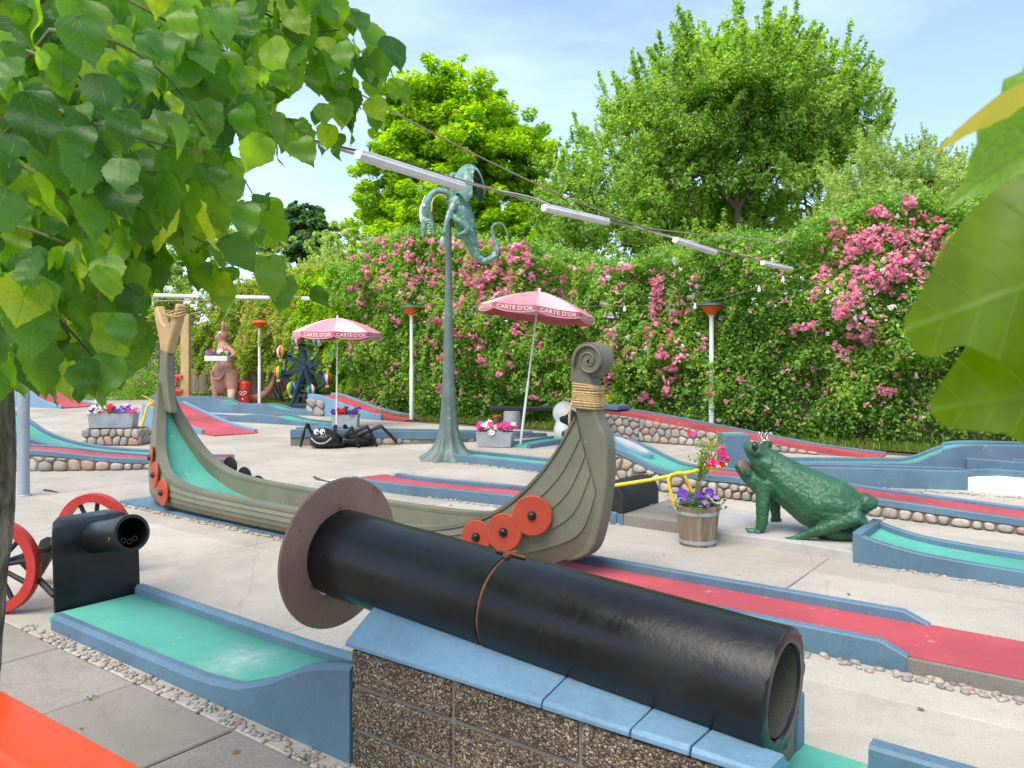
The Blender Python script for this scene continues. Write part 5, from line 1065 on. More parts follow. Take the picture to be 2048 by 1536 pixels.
for z in (.55, .95): MB().box(q + V(-.16, -.1, z), (.22, .14, .10)).build('tap', BINRED, yps, 0, .02); MB().tube([q + V(-.2, -.1, z), q + V(-.24, -.12, z - .3)], .03, 6).build('spout', BINRED, yps, 60)
cone = thing('cone_planter', 'white cone shaped planter of red flowers on the lamp before the dark fence', 'planter', P(221, 745, 25.3)); q = P(221, 745, 25.3); rng = random.Random(8)
MB().lathe([(.005, 0), (.15, .36), (.14, .36), (.001, .33)], q, 14).build('cone', WHITE, cone, 40); MB().tube([q + V(0, .12, .30), V(P(193, 714, 25.5).x, 25.45, q.z + .30)], .015, 5).build('bracket', POSTW, cone, 60)
for k in range(22): put_flower(rng.choice(['red', 'pink', 'yellow']), q + V(rng.gauss(0, .08), rng.gauss(0, .06), .40 + rng.random() * .22), .055, cone, rng=rng)
br = thing('wooden_railing', 'glossy orange red wooden plank railing close by the tree trunk', 'railing', (-.95, 1.45, 0))
ra, rb = P(-90, 1332, 1.62), P(330, 1562, 1.22); dr = (rb - ra).normalized(); sr = V(dr.y, -dr.x).normalized(); ur = sr.cross(dr).normalized(); ur = ur if ur.z > 0 else -ur
MB().box((ra + rb) / 2 - ur * .02 + sr * .055, ((rb - ra).length + .5, .115, .045), (dr, sr, ur)).build('plank', ORANGE, br, 0, .008)
MB().box((ra + rb) / 2 - ur * .075 + sr * .03, ((rb - ra).length + .4, .05, .05), (dr, sr, ur)).build('rail', BLACKM, br, 0, .004)
for q_ in (.12, .95): g0 = lerp(ra, rb, q_) + sr * .03; MB().box((g0.x, g0.y, (g0.z - .08) / 2), (.06, .06, g0.z - .06)).build('post', BLACKM, br, 0, .004)

def twig(label, pts, r):
    t = thing('fallen_twig', label, 'twig', pts[0]); MB().tube(catmull(pts, 4), [lerp(r, r * .4, i / (4 * (len(pts) - 1))) for i in range(4 * (len(pts) - 1) + 1)], 5).build('stick', BRANCH, t, 60)
twig('thin dry twig on the paving before the red lane', [G(628, 954, .02), G(650, 962, .015), G(690, 966, .01)], .014)
twig('thin dry twig on the paving beside the grey pole', [G(88, 980, .012), G(104, 982, .01), G(116, 985, .006)], .012)

rng = random.Random(31); DRYL = paint('dry_leaf', (0.26, 0.13, 0.05), 0.7, 0.3, big=20)
def tiny_leaf():
    m = MB(); m.add([(0, 0, .004), (.35, .3, .10), (.30, .75, .16), (0, 1.05, .03), (-.30, .7, .02), (-.35, .3, .06), (0, .5, 0)], [(0, 1, 6), (1, 2, 6), (2, 3, 6), (3, 4, 6), (4, 5, 6), (5, 0, 6)]); me = bpy.data.meshes.new('fallen_leaf'); me.from_pydata(m.v, [], m.f); me.materials.append(DRYL); return me
TL = tiny_leaf()
for px, py in ((480, 1500), (215, 1330), (160, 1455), (390, 1225), (560, 1180), (905, 1010), (1235, 1120), (1480, 1150), (1700, 1190), (1850, 1420), (1930, 1290), (640, 1015), (250, 1000), (1330, 1110), (760, 920), (520, 905)):
    o = bpy.data.objects.new('fallen_leaf', TL); COL.objects.link(o); p = G(px, py, .004); o.location = p; o.rotation_euler = (rng.uniform(-.15, .15), rng.uniform(-.15, .15), rng.uniform(0, 6.28)); sc = rng.uniform(.018, .035); o.scale = (sc, sc, sc); tag(o, 'small dry brown leaf lying on the paving', 'leaf', 'fallen leaves on the paving')
for k, (px, py) in enumerate(((182, 1400), (608, 1522), (292, 1362), (858, 978), (430, 1420))):
    w = thing('weed', 'tiny green weed growing from a paving joint', 'weed', G(px, py), 'weeds in the paving joints'); c = G(px, py); pts = [c + V(rng.gauss(0, .011), rng.gauss(0, .011), rng.uniform(.003, .016)) for _ in range(20)]; quad_obj('leaves', leaf_quads(pts, .013, 300 + k), LEAF_PLANT, w)
# ------------------------------------------------------------------ fence behind the roses
def board_mesh(w, h, nm):
    m = MB().box((0, 0, h / 2), (w - .012, .025, h)); me = bpy.data.meshes.new(nm); me.from_pydata(m.v, [], m.f); return me
fd = thing('reed_fence', 'dark brown upright board fence beyond the far lanes', 'fence', hedge_pt(-20)[0])
fl_ = thing('board_fence', 'weathered upright board fence half hidden behind the climbing roses', 'fence', hedge_pt(0)[0])
bm1 = board_mesh(.16, 2.15, 'board'); bm1.materials.append(FENCE_DK); bm2 = board_mesh(.20, 2.3, 'board'); bm2.materials.append(FENCE_LT)
def boards(root, me, a0, a1, step):
    a = a0; k = 0
    while a < a1:
        p, d = hedge_pt(a); o = bpy.data.objects.new('board', me); COL.objects.link(o); M_ = Matrix.Translation(p + V(d.y, -d.x) * -(.25 + .008 * (k % 2)) + EZ * random.uniform(-.03, .02)) @ Matrix.Rotation(math.atan2(d.y, d.x), 4, 'Z')
        o.parent = root; o.matrix_basis = wmat(root).inverted() @ M_; a += step; k += 1
boards(fd, bm1, -24.5, -14.6, .16); boards(fl_, bm2, -14.5, 14.5, .2)

# ------------------------------------------------------------------ climbing roses / hedge
def vnoise(x, y, seed, s):
    rg = np.random.default_rng(seed); T = rg.random((64, 64)); X = x * s; Y = y * s; xi = np.floor(X).astype(int); yi = np.floor(Y).astype(int); fx = X - xi; fy = Y - yi; fx = fx * fx * (3 - 2 * fx); fy = fy * fy * (3 - 2 * fy)
    g = lambda i, j: T[i % 64, j % 64]
    return (g(xi, yi) * (1 - fx) + g(xi + 1, yi) * fx) * (1 - fy) + (g(xi, yi + 1) * (1 - fx) + g(xi + 1, yi + 1) * fx) * fy
HT_A = [-25, -15, -13, -9, -6, -3.5, -2, -1, 0, 1.2, 2.6, 4.2, 5.0, 6.2, 7.2, 8.2, 9.2, 10.2, 11.2, 12.2, 15]
HT_Z = [1.2, 1.2, 2.6, 3.9, 4.2, 4.1, 3.9, 4.2, 4.5, 4.55, 4.15, 4.1, 3.75, 3.35, 3.3, 3.55, 3.6, 3.8, 3.95, 4.0, 4.0]
def hedge_front(a, z):
    b = 0.62 * vnoise(a + 40, z + 9, 11, .55) + .46 * vnoise(a + 40, z + 9, 12, 1.5) + .22 * vnoise(a + 40, z + 9, 13, 4)
    return .12 + b * (.35 + .65 * np.clip(z / 1.6, 0, 1)) * np.clip(1.25 - .0 * z, 0, 2)
def hedge_xyz(a, z, o):
    P0 = np.empty((len(a), 3))
    for i in range(len(a)):
        p, d = hedge_pt(a[i]); P0[i] = (p.x + d.y * o[i], p.y - d.x * o[i], z[i])
    return P0
_ht = lambda a: np.interp(a, HT_A, HT_Z) + .45 * (vnoise(np.asarray(a) + 40, np.zeros_like(a) + 5, 14, 1.1) - .5) + .3 * (vnoise(np.asarray(a) + 40, np.zeros_like(a) + 5, 15, 3.1) - .5)
def clus(mat, nm, seed):
    rng = random.Random(seed); m = MB()
    for k in range(10):
        c = V(rng.gauss(0, .36), rng.gauss(0, .36), rng.gauss(0, .34)); r = rng.uniform(.32, .48); rot = Matrix.Rotation(rng.uniform(0, 3), 3, 'X') @ Matrix.Rotation(rng.uniform(0, 3), 3, 'Z')
        pts = [(0, 0, -.3)]; n = 7
        for q in range(n): a = 2 * math.pi * q / n; pts.append((math.cos(a), math.sin(a), .12 * (-1) ** q))
        for q in range(n): a = 2 * math.pi * (q + .5) / n; pts.append((.55 * math.cos(a), .55 * math.sin(a), .42))
        pts.append((0, 0, .30)); f = [(0, 1 + (q + 1) % n, 1 + q) for q in range(n)] + [(1 + q, 1 + (q + 1) % n, 8 + q) for q in range(n)] + [(8 + q, 8 + (q + 1) % n, 15) for q in range(n)]
        m.add([c + rot @ (Vector(p) * r) for p in pts], f)
    me = bpy.data.meshes.new(nm); me.from_pydata(m.v, [], m.f); me.materials.append(mat); return me
CL = {'hot': [clus(ROSE_HOT, 'blossom', s) for s in (1, 2, 3)], 'mid': [clus(ROSE_MID, 'blossom', s) for s in (4, 5, 6)], 'pale': [clus(ROSE_PALE, 'blossom', s) for s in (7, 8)], 'white': [clus(PET_WHITE, 'blossom', 9)]}
def blossom(root, a, z, kind, size, rng, o=None):
    oo = float(hedge_front(np.array([a]), np.array([z]))[0]) + rng.uniform(-.02, .10) if o is None else o
    p = hedge_xyz([a], [z], [oo])[0]; ob = bpy.data.objects.new('blossom', rng.choice(CL[kind])); COL.objects.link(ob)
    M_ = Matrix.Translation(p) @ Matrix.Rotation(rng.uniform(0, 6), 4, (rng.random(), rng.random(), rng.random() + .1)) @ Matrix.Diagonal((size * rng.uniform(.8, 1.2), size * rng.uniform(.8, 1.2), size * rng.uniform(.7, 1.1), 1)); ob.parent = root; ob.matrix_basis = wmat(root).inverted() @ M_
def hedge_bush(name, label, cat, a0, a1, nleaf, lsize, mat, seed, strands=(), zmin=0.0, zscale=1.0):
    root = thing(name, label, cat, hedge_pt((a0 + a1) / 2)[0]); rg = np.random.default_rng(seed)
    a = rg.uniform(a0 - .25, a1 + .25, nleaf); h = _ht(a) * zscale; z = zmin + (h - zmin) * rg.random(nleaf) ** .92
    o = hedge_front(a, z) - np.abs(rg.normal(0, .16, nleaf)) + .05; bk = rg.random(nleaf) < .36; o = np.where(bk, rg.uniform(-.55, .2, nleaf), o); top = rg.random(nleaf) < .17; z = np.where(top, h + rg.normal(0, .10, nleaf), z); o = np.where(top, rg.uniform(-.7, .6, nleaf), o)
    thin = (z < 1.3) & (vnoise(a + 40, z + 3, seed + 5, 1.3) < .42); keep = ~thin | (rg.random(nleaf) < .35); a, z, o = a[keep], z[keep], o[keep]; sz = np.where(bk & ~top, lsize * 1.75, lsize)[keep]
    ex = []
    for (sa, z0, z1) in strands:
        n = 700; t = rg.random(n); aa = sa + .09 * np.sin(t * 5 + sa) + rg.normal(0, .055, n); zz = z0 + (z1 - z0) * t; ex.append((aa, zz, hedge_front(aa, zz) + .08 + rg.normal(0, .05, n)))
    for q in range(int((a1 - a0) * 17)):               # arching sprays
        n = 46; t = rg.random(n) ** .8; s0 = rg.uniform(a0, a1); hh = float(_ht(np.array([s0]))[0]) * zscale; tp = rg.random() < .45; zs0 = hh - .1 if tp else rg.uniform(.5, hh); ln = rg.uniform(.35, .85); dr = rg.uniform(-.6, .6)
        aa = s0 + dr * t * ln + rg.normal(0, .03, n); zz = zs0 + (.75 if tp else .35) * ln * t - ln * .95 * t * t * (.7 if tp else 1) + rg.normal(0, .03, n); f0 = float(hedge_front(np.array([s0]), np.array([min(zs0, hh)]))[0]); ex.append((aa, zz, (rg.uniform(-.4, .4) if tp else f0) + t * ln * (.25 if tp else .5) + rg.normal(0, .03, n)))
    for e in ex: a = np.concatenate([a, e[0]]); z = np.concatenate([z, e[1]]); o = np.concatenate([o, e[2]])
    sz = np.concatenate([sz, np.full(len(a) - len(sz), lsize)]); z = np.clip(z, .03, 9); c = hedge_xyz(a, z, o); d = hedge_pt((a0 + a1) / 2)[1]; outw = np.array([d.y, -d.x, 0]) * .55
    quad_obj('foliage', leaf_quads(c, sz, seed, .35, .6, .4, outw), mat, root)
    for k in range(int((a1 - a0) * 2.2)):
        m = MB()
        aa = random.uniform(a0, a1); hh = float(_ht(np.array([aa]))[0]) * zscale; pts = []
        for i in range(7): zz = hh * .92 * i / 6; pts.append(Vector(hedge_xyz([aa + .25 * math.sin(i * 1.3 + k)], [zz], [float(hedge_front(np.array([aa]), np.array([zz]))[0]) - .22])[0]))
        m.tube(catmull(pts, 3), [lerp(.022, .006, i / 18) for i in range(19)], 5); m.build('stem', BRANCH, root, 60)
    return root
rngb = random.Random(77)
r1 = hedge_bush('climbing_hedge', 'tall yellowish green climbing hedge behind the kangaroo', 'hedge', -13.2, -3.6, 46000, .105, LEAF_ROSE2, 101, zmin=1.0)
r2 = hedge_bush('laurel_bush', 'bright lime green bush between ferris wheel and roses', 'bush', -4.2, -1.4, 19000, .11, LEAF_BRIGHT, 102, zmin=.5, zscale=.93)
r3 = hedge_bush('climbing_rose', 'climbing rose thick with mid pink blooms behind the dragon pole', 'climbing rose', -1.7, 4.9, 74000, .088, LEAF_ROSE, 103, strands=((.4, 3.3, 1.6), (1.0, 3.0, 1.2), (1.7, 3.2, 1.3)))
r4 = hedge_bush('climbing_rose', 'climbing rose with hanging trails of pink blooms beside the garden lamp', 'climbing rose', 4.9, 8.8, 50000, .078, LEAF_ROSE, 104, strands=((7.05, 3.2, 1.0), (7.3, 3.3, 2.2), (6.3, 2.8, 1.5)))
r5 = hedge_bush('climbing_rose', 'climbing rose with large deep pink clusters high on its right', 'climbing rose', 8.8, 14.6, 76000, .078, LEAF_ROSE, 105)
def az(px, py):                                    # where a bloom seen in that direction sits on the hedge
    best = None
    for i in range(-130, 150):
        a = i * .1; p, d = hedge_pt(a); x = p.x + d.y * .45; y = p.y - d.x * .45; e = abs((x / y) * F + CX - px)
        if best is None or e < best[0]: best = (e, a, y)
    return best[1], H - (py - CY) / F * best[2]
def scat(root, n, px0, px1, py0, py1, kinds, s0, s1, dens=None):
    k = 0; tries = 0
    while k < n and tries < n * 30:
        tries += 1; px, py = rngb.uniform(px0, px1), rngb.uniform(py0, py1)
        if dens is not None and rngb.random() > dens(px, py): continue
        a, z = az(px, py)
        if z > float(_ht(np.array([a]))[0]) + .05 or z < .15: continue
        blossom(root, a, z, rngb.choice(kinds), rngb.uniform(s0, s1), rngb); k += 1
nv = lambda px, py, s: float(vnoise(np.array([px]), np.array([py]), 33, s)[0])
scat(r3, 270, 735, 1190, 480, 800, ['mid', 'mid', 'mid', 'hot', 'pale', 'pale'], .07, .135, lambda x, y: (1.0 if y < 620 else .55 if y < 720 else .3) * (1 if nv(x, y, .02) > .4 else .25))
scat(r3, 40, 940, 1110, 490, 580, ['hot', 'mid'], .09, .15)
scat(r3, 150, 735, 1190, 520, 810, ['pale', 'mid'], .045, .075)
scat(r4, 90, 1190, 1420, 520, 720, ['mid', 'pale', 'hot', 'white'], .06, .11, lambda x, y: 1 if nv(x, y, .02) > .45 else .2)
for x, y0, y1, n in ((1322, 560, 690, 26), (1333, 540, 620, 12), (1357, 620, 760, 24), (1255, 650, 730, 12), (1345, 700, 790, 8), (1240, 690, 740, 7), (1225, 740, 790, 4), (1310, 780, 805, 6)):
    for i in range(n): a, z = az(x + rngb.gauss(0, 5), rngb.uniform(y0, y1)); blossom(r4, a, z, rngb.choice(['hot', 'hot', 'mid']), rngb.uniform(.06, .10), rngb)
for x, y, sx, sy, n in ((1722, 488, 30, 26, 36), (1785, 480, 50, 26, 40), (1735, 560, 40, 32, 36), (1800, 545, 50, 34, 36), (1840, 500, 45, 38, 30), (1715, 620, 25, 25, 26), (1740, 665, 22, 22, 22), (1770, 425, 16, 10, 9), (1832, 410, 12, 12, 8), (1880, 470, 20, 30, 14), (1777, 780, 14, 6, 7), (1640, 655, 22, 6, 9), (1605, 660, 8, 6, 5), (1650, 560, 16, 30, 12), (1690, 700, 16, 10, 6)):
    for i in range(n):
        a, z = az(rngb.gauss(x, sx * .62), rngb.gauss(y, sy * .62)); blossom(r5, a, max(.2, z), rngb.choice(['hot', 'mid', 'mid']), rngb.uniform(.06, .10), rngb)
scat(r5, 150, 1420, 1880, 440, 850, ['pale', 'pale', 'mid', 'white'], .04, .075)
scat(r1, 60, 400, 640, 540, 700, ['pale'], .07, .12)
for x, y, n in ((270, 700, 16), (278, 722, 12), (262, 735, 8), (285, 690, 6)):
    for i in range(n): a, z = az(rngb.gauss(x, 5), rngb.gauss(y, 8)); blossom(r1, a, z, 'mid', rngb.uniform(.10, .16), rngb, .7)
# rose and lavender by the dark fence
bsh = thing('rose_bush', 'low rose bush with pink blooms against the dark fence', 'rose bush', P(285, 790, 28.5) * 1.0); bsh.location = (P(285, 790, 28.5).x, 28.5, 0); rg = np.random.default_rng(5)
c = np.stack([rg.normal(P(290, 0, 28.5).x, .75, 3800), rg.normal(28.6, .35, 3800), np.abs(rg.normal(0, .85, 3800))], 1); quad_obj('foliage', leaf_quads(c, .09, 6), LEAF_ROSE, bsh)
lav = thing('lavender_bush', 'purple hazed lavender row below the dark fence', 'lavender', (P(200, 0, 28).x, 28, 0)); n = 5200
c = np.stack([rg.uniform(P(110, 0, 28).x, P(275, 0, 28).x, n), rg.normal(28, .3, n), np.abs(rg.normal(.3, .4, n))], 1); quad_obj('foliage', leaf_quads(c, .08, 7, .2, .3), LEAF_ROSE, lav); c2_ = np.stack([rg.uniform(P(110, 0, 28).x, P(275, 0, 28).x, 900), rg.normal(27.9, .3, 900), rg.normal(.95, .22, 900)], 1); quad_obj('blooms', leaf_quads(c2_, .08, 8, .2, .5), PET_LILAC, lav)
# lawn edge along the hedge foot
lawn = MB(); NL = 60; A_ = np.linspace(-24, 14.5, NL)
rings = []
for a in A_: p, d = hedge_pt(float(a)); n = V(d.y, -d.x); rings.append([p + n * -1.5 + EZ * .006, p + n * (1.0 + .12 * math.sin(a * 2.1)) + EZ * .006])
tag(lawn.loft(rings, cap=False, closed=False).build('lawn', EARTH, None, 0), None, None, kind='structure')
n = 42000; a = RNG.uniform(-24, 14.5, n); o = RNG.uniform(-.3, 1.05, n); base = hedge_xyz(a, np.zeros(n), o); hgt = RNG.uniform(.04, .15, n); ang = RNG.uniform(0, 6.28, n); w = .008
v = np.empty((n, 4, 3)); dx = np.stack([np.cos(ang) * w, np.sin(ang) * w, np.zeros(n)], 1); ln = RNG.normal(0, .04, (n, 3)); ln[:, 2] = hgt
v[:, 0] = base - dx; v[:, 1] = base + dx; v[:, 2] = base + dx * .3 + ln; v[:, 3] = base - dx * .3 + ln; tag(quad_obj('grass', v.reshape(-1, 3), GRASS), 'short rough grass along the hedge foot', 'grass')

# ------------------------------------------------------------------ trees
def crown_tree(name, label, base, lobes, nclump, nleaf, lsize, mat, seed, trunk_r=.18, clump_r=.16, spiky=0.0, up=.5, aspect=.6, cat='tree', fork=None, droop=.2, bark=BRANCH):
    rg = np.random.default_rng(seed); root = thing(name, label, cat, (base[0], base[1], 0)); b = V(base[0], base[1], -.05); m = MB(); mt = MB()
    fk = V(*fork) if fork else V(base[0], base[1], lobes[0][2] * .45)
    mt.tube(catmull([b, lerp(b, fk, .5) + V(.05, 0, 0), fk], 4), [lerp(trunk_r * 1.3, trunk_r * .8, i / 8) for i in range(9)], 10)
    wts = np.array([l[3] * l[5] for l in lobes]); wts = wts / wts.sum(); cents = []; outs = []; rads = []
    for li, l in enumerate(lobes):
        C0 = V(*l[:3]); hubs = [V(*h[:3]) for h in lobes[:min(3, len(lobes))]]; hb_ = min(hubs, key=lambda h: (h - C0).length)
        if li < 3: mt.tube(catmull([fk, lerp(fk, C0, .5) + V(.25 * random.uniform(-1, 1), 0, .3 * random.uniform(-.2, 1)), C0], 4), [lerp(trunk_r * .75, trunk_r * .2, i / 8) for i in range(9)], 7)
        else: q0 = lerp(fk, hb_, random.uniform(.45, .95)); mt.tube(catmull([q0, lerp(q0, C0, .5) + V(0, 0, .25 * random.uniform(-.6, 1)), C0], 4), [lerp(trunk_r * .34, trunk_r * .08, i / 8) for i in range(9)], 6)
        k = max(4, int(nclump * wts[li])); d = rg.normal(size=(k, 3)); d[:, 2] += .15; d /= np.linalg.norm(d, axis=1)[:, None]; r = rg.random(k) ** .38 * (1 + .12 * rg.normal(size=k)); pos = np.array(l[:3]) + d * r[:, None] * np.array(l[3:6])
        cents.append(pos); outs.append(d); rads.append(np.full(k, clump_r * (l[3] + l[5]) / 2) * rg.uniform(.6, 1.35, k))
        for q in range(0, k, 3): m.tube([lerp(C0, Vector(pos[q]), .15), lerp(C0, Vector(pos[q]), .6) + V(0, 0, .08), Vector(pos[q])], [.03, .018, .006], 4)
    cents = np.concatenate(cents); outs = np.concatenate(outs); rads = np.concatenate(rads); kk = rg.choice(len(cents), nleaf, p=rads ** 2 / np.sum(rads ** 2)); dv = rg.normal(size=(nleaf, 3)); dv /= np.linalg.norm(dv, axis=1)[:, None]; rr = rg.random(nleaf) ** .45
    dv[:, 2] *= .75; lp = cents[kk] + dv * (rads[kk] * rr)[:, None]
    if spiky:
        sh = rg.random(nleaf) < .5; t = rg.random(nleaf) ** .8; sdir = outs[kk] * .55 + np.array([0, 0, .75]) + .28 * np.stack([np.sin(kk * 12.9), np.cos(kk * 7.7), 0 * kk], 1); sp = cents[kk] + sdir * (t * rads[kk] * spiky)[:, None] + rg.normal(0, .07, (nleaf, 3)) * (rads[kk] * 1.3)[:, None]; lp = np.where(sh[:, None], sp, lp)
    mt.build('trunk', bark, root, 60); m.build('twigs', bark, root, 60)['kind'] = 'stuff'
    quad_obj('crown', leaf_quads(lp, lsize, seed + 1, up, aspect, droop, outs[kk] * .5), mat, root); return root
X = lambda px, Y: (px - CX) / F * Y
Z = lambda py, Y: H - (py - CY) / F * Y
def lob(px, py, rx, rz, Y, ry=None): s = Y / F; return (X(px, Y), Y, Z(py, Y), rx * s, (ry or rx) * s * .8, rz * s)
Y = 25.5
crown_tree('bright_tree', 'rounded bright yellow green tree behind the dragon', (X(900, Y), Y), [lob(905, 290, 150, 130, Y), lob(800, 330, 90, 110, Y - .4), lob(1000, 310, 95, 100, Y), lob(860, 210, 95, 75, Y), lob(975, 215, 60, 60, Y), lob(785, 240, 55, 60, Y), lob(790, 165, 22, 45, Y), lob(920, 160, 55, 35, Y), lob(760, 420, 70, 70, Y - .5), lob(900, 430, 150, 80, Y - .8), lob(1040, 420, 80, 80, Y), lob(725, 375, 30, 25, Y), lob(1070, 350, 60, 80, Y), lob(1090, 450, 80, 70, Y), lob(980, 480, 120, 60, Y - 1), lob(790, 490, 90, 50, Y - 1)], 860, 140000, .15, LEAF_BRIGHT, 201, .2, .19, up=.8)
Y = 21.5
crown_tree('big_tree', 'tall broad green tree with fine leaves and forked trunk on the right', (X(1475, Y), Y), [lob(1490, 200, 190, 130, Y), lob(1350, 250, 130, 120, Y), lob(1640, 230, 130, 110, Y), lob(1540, 115, 110, 75, Y), lob(1390, 140, 80, 75, Y), lob(1250, 250, 80, 90, Y), lob(1195, 300, 55, 70, Y), lob(1720, 230, 70, 80, Y), lob(1450, 330, 130, 90, Y + .6), lob(1580, 330, 130, 80, Y), lob(1300, 380, 120, 80, Y - .3), lob(1180, 420, 110, 110, Y - .6), lob(1270, 490, 90, 60, Y - 1.2), lob(1690, 320, 90, 80, Y), lob(1660, 130, 60, 60, Y), lob(1520, 440, 90, 50, Y + 1.2), lob(1640, 420, 90, 60, Y + .6), lob(1140, 380, 70, 80, Y), lob(1150, 500, 100, 70, Y - .8), lob(1340, 470, 110, 80, Y + .8), lob(1400, 520, 110, 60, Y - .5), lob(1110, 330, 45, 50, Y), lob(1480, 500, 110, 60, Y + 1), lob(1620, 480, 110, 60, Y + .5), lob(1470, 470, 170, 70, Y + 4), lob(1330, 430, 120, 80, Y + 3)], 1450, 300000, .10, LEAF_BIG, 202, .13, .24, spiky=1.5, up=.35, fork=(X(1475, Y), Y, Z(420, Y)))
Y = 18.2
crown_tree('silver_shrub', 'tall pale silvery green shrub right of the big tree', (X(1770, Y), Y), [lob(1780, 400, 120, 90, Y), lob(1700, 440, 80, 70, Y - .4), lob(1850, 370, 80, 80, Y), lob(1900, 440, 100, 90, Y), lob(1760, 320, 50, 50, Y), lob(1840, 300, 45, 40, Y), lob(2010, 440, 110, 100, Y), lob(1650, 480, 60, 50, Y - .5), lob(1720, 390, 60, 60, Y), lob(1900, 340, 50, 50, Y), lob(1960, 380, 70, 70, Y), lob(1830, 460, 120, 60, Y - .4)], 620, 105000, .085, LEAF_SILVER, 203, .08, .22, spiky=1.8, up=.2, aspect=.32, cat='shrub')
Y = 44
crown_tree('far_tree', 'dark blue green tree far behind the hedge', (X(605, Y), Y), [lob(605, 455, 48, 48, Y), lob(595, 425, 28, 26, Y), lob(640, 470, 40, 40, Y), lob(570, 470, 34, 34, Y), lob(620, 500, 60, 30, Y)], 260, 30000, .26, LEAF_DARK, 204, .3, .2)
Y = 34
crown_tree('far_shrubs', 'pale green shrub rising behind the far cable', (X(690, Y), Y), [lob(680, 545, 70, 55, Y), lob(735, 520, 40, 50, Y), lob(620, 570, 60, 40, Y)], 200, 22000, .13, LEAF_SILVER, 205, .1, .17, spiky=1.5, aspect=.35, cat='shrub')
Y = 40
crown_tree('far_shrubs', 'grey green thicket left of the dark far tree', (X(500, Y), Y), [lob(520, 505, 60, 45, Y), lob(450, 500, 60, 50, Y), lob(690, 478, 50, 38, Y + 2), lob(735, 472, 40, 36, Y + 2), lob(480, 478, 45, 36, Y), lob(555, 490, 45, 40, Y), lob(655, 495, 50, 40, Y + 1), lob(380, 520, 70, 60, Y), lob(280, 560, 90, 60, Y), lob(160, 560, 90, 70, Y), lob(40, 560, 90, 70, Y)], 400, 56000, .19, LEAF_SILVER, 206, .1, .19, cat='thicket')
crown_tree('far_shrubs', 'thicket of green shrubs behind the dark fence', (X(200, 36), 36), [lob(220, 640, 120, 50, 36), lob(80, 650, 120, 50, 36), lob(360, 630, 90, 60, 36)], 200, 26000, .15, LEAF_ROSE2, 207, .1, .19, cat='thicket')
# ------------------------------------------------------------------ linden at the left, leaves at the right
def linden_mat():
    m, nt, b = new_mat('linden_leaf'); L = nt.links
    uv = nt.nodes.new('ShaderNodeUVMap'); sx = nd(nt, 'ShaderNodeSeparateXYZ'); L.new(uv.outputs[0], sx.inputs[0])
    geo = nt.nodes.new('ShaderNodeNewGeometry'); oi = nt.nodes.new('ShaderNodeObjectInfo')
    ad = nd(nt, 'ShaderNodeMath', operation='ADD'); L.new(oi.outputs['Random'], ad.inputs[0]); L.new(geo.outputs['Random Per Island'], ad.inputs[1]); fr = nd(nt, 'ShaderNodeMath', operation='FRACT'); L.new(ad.outputs[0], fr.inputs[0])
    c = ramp(nt, [(0.0, (0.048, 0.14, 0.028)), (0.45, (0.105, 0.245, 0.042)), (0.85, (0.215, 0.38, 0.05)), (1.0, (0.38, 0.46, 0.045))]); L.new(fr.outputs[0], c.inputs['Fac'])
    ab = nd(nt, 'ShaderNodeMath', operation='ABSOLUTE'); L.new(sx.outputs['X'], ab.inputs[0])
    mid = ramp(nt, [(0.0, 1.0), (0.022, 0.0)]); L.new(ab.outputs[0], mid.inputs['Fac'])
    k = nd(nt, 'ShaderNodeMath', operation='MULTIPLY_ADD'); L.new(ab.outputs[0], k.inputs[0]); k.inputs[1].default_value = -0.75; L.new(sx.outputs['Y'], k.inputs[2])
    sn = nd(nt, 'ShaderNodeMath', operation='MULTIPLY'); L.new(k.outputs[0], sn.inputs[0]); sn.inputs[1].default_value = 7.0
    f2 = nd(nt, 'ShaderNodeMath', operation='PINGPONG'); L.new(sn.outputs[0], f2.inputs[0]); f2.inputs[1].default_value = 0.5
    sv = ramp(nt, [(0.0, 1.0), (0.06, 0.0)]); L.new(f2.outputs[0], sv.inputs['Fac'])
    ve = mixc(nt, 1.0, mid.outputs['Color'], sv.outputs['Color'], 'LIGHTEN')
    vf = nd(nt, 'ShaderNodeMath', operation='MULTIPLY'); L.new(ve, vf.inputs[0]); vf.inputs[1].default_value = 0.6
    out = mixc(nt, vf.outputs[0], c.outputs['Color'], (0.17, 0.27, 0.06)); n1 = noise(nt, coords(nt), 30, 4); r1 = ramp(nt, [(.3, .8), (.7, 1.15)]); L.new(n1, r1.inputs['Fac']); out = mixc(nt, 1.0, out, r1.outputs['Color'], 'MULTIPLY')
    L.new(out, b.inputs['Base Color']); b.inputs['Roughness'].default_value = 0.36; b.inputs['Specular IOR Level'].default_value = 0.5
    nb = nd(nt, 'ShaderNodeBump', Strength=0.35, Distance=0.002); L.new(ve, nb.inputs['Height']); nb.invert = True; L.new(nb.outputs[0], b.inputs['Normal'])
    t = nd(nt, 'ShaderNodeBsdfTranslucent'); L.new(mixc(nt, 1.0, out, (2.6, 2.5, 0.25), 'MULTIPLY'), t.inputs['Color']); ms = nd(nt, 'ShaderNodeMixShader', Fac=0.54); L.new(b.outputs[0], ms.inputs[1]); L.new(t.outputs[0], ms.inputs[2]); L.new(ms.outputs[0], nt.nodes['Material Output'].inputs['Surface']); return m
LINDEN = linden_mat()
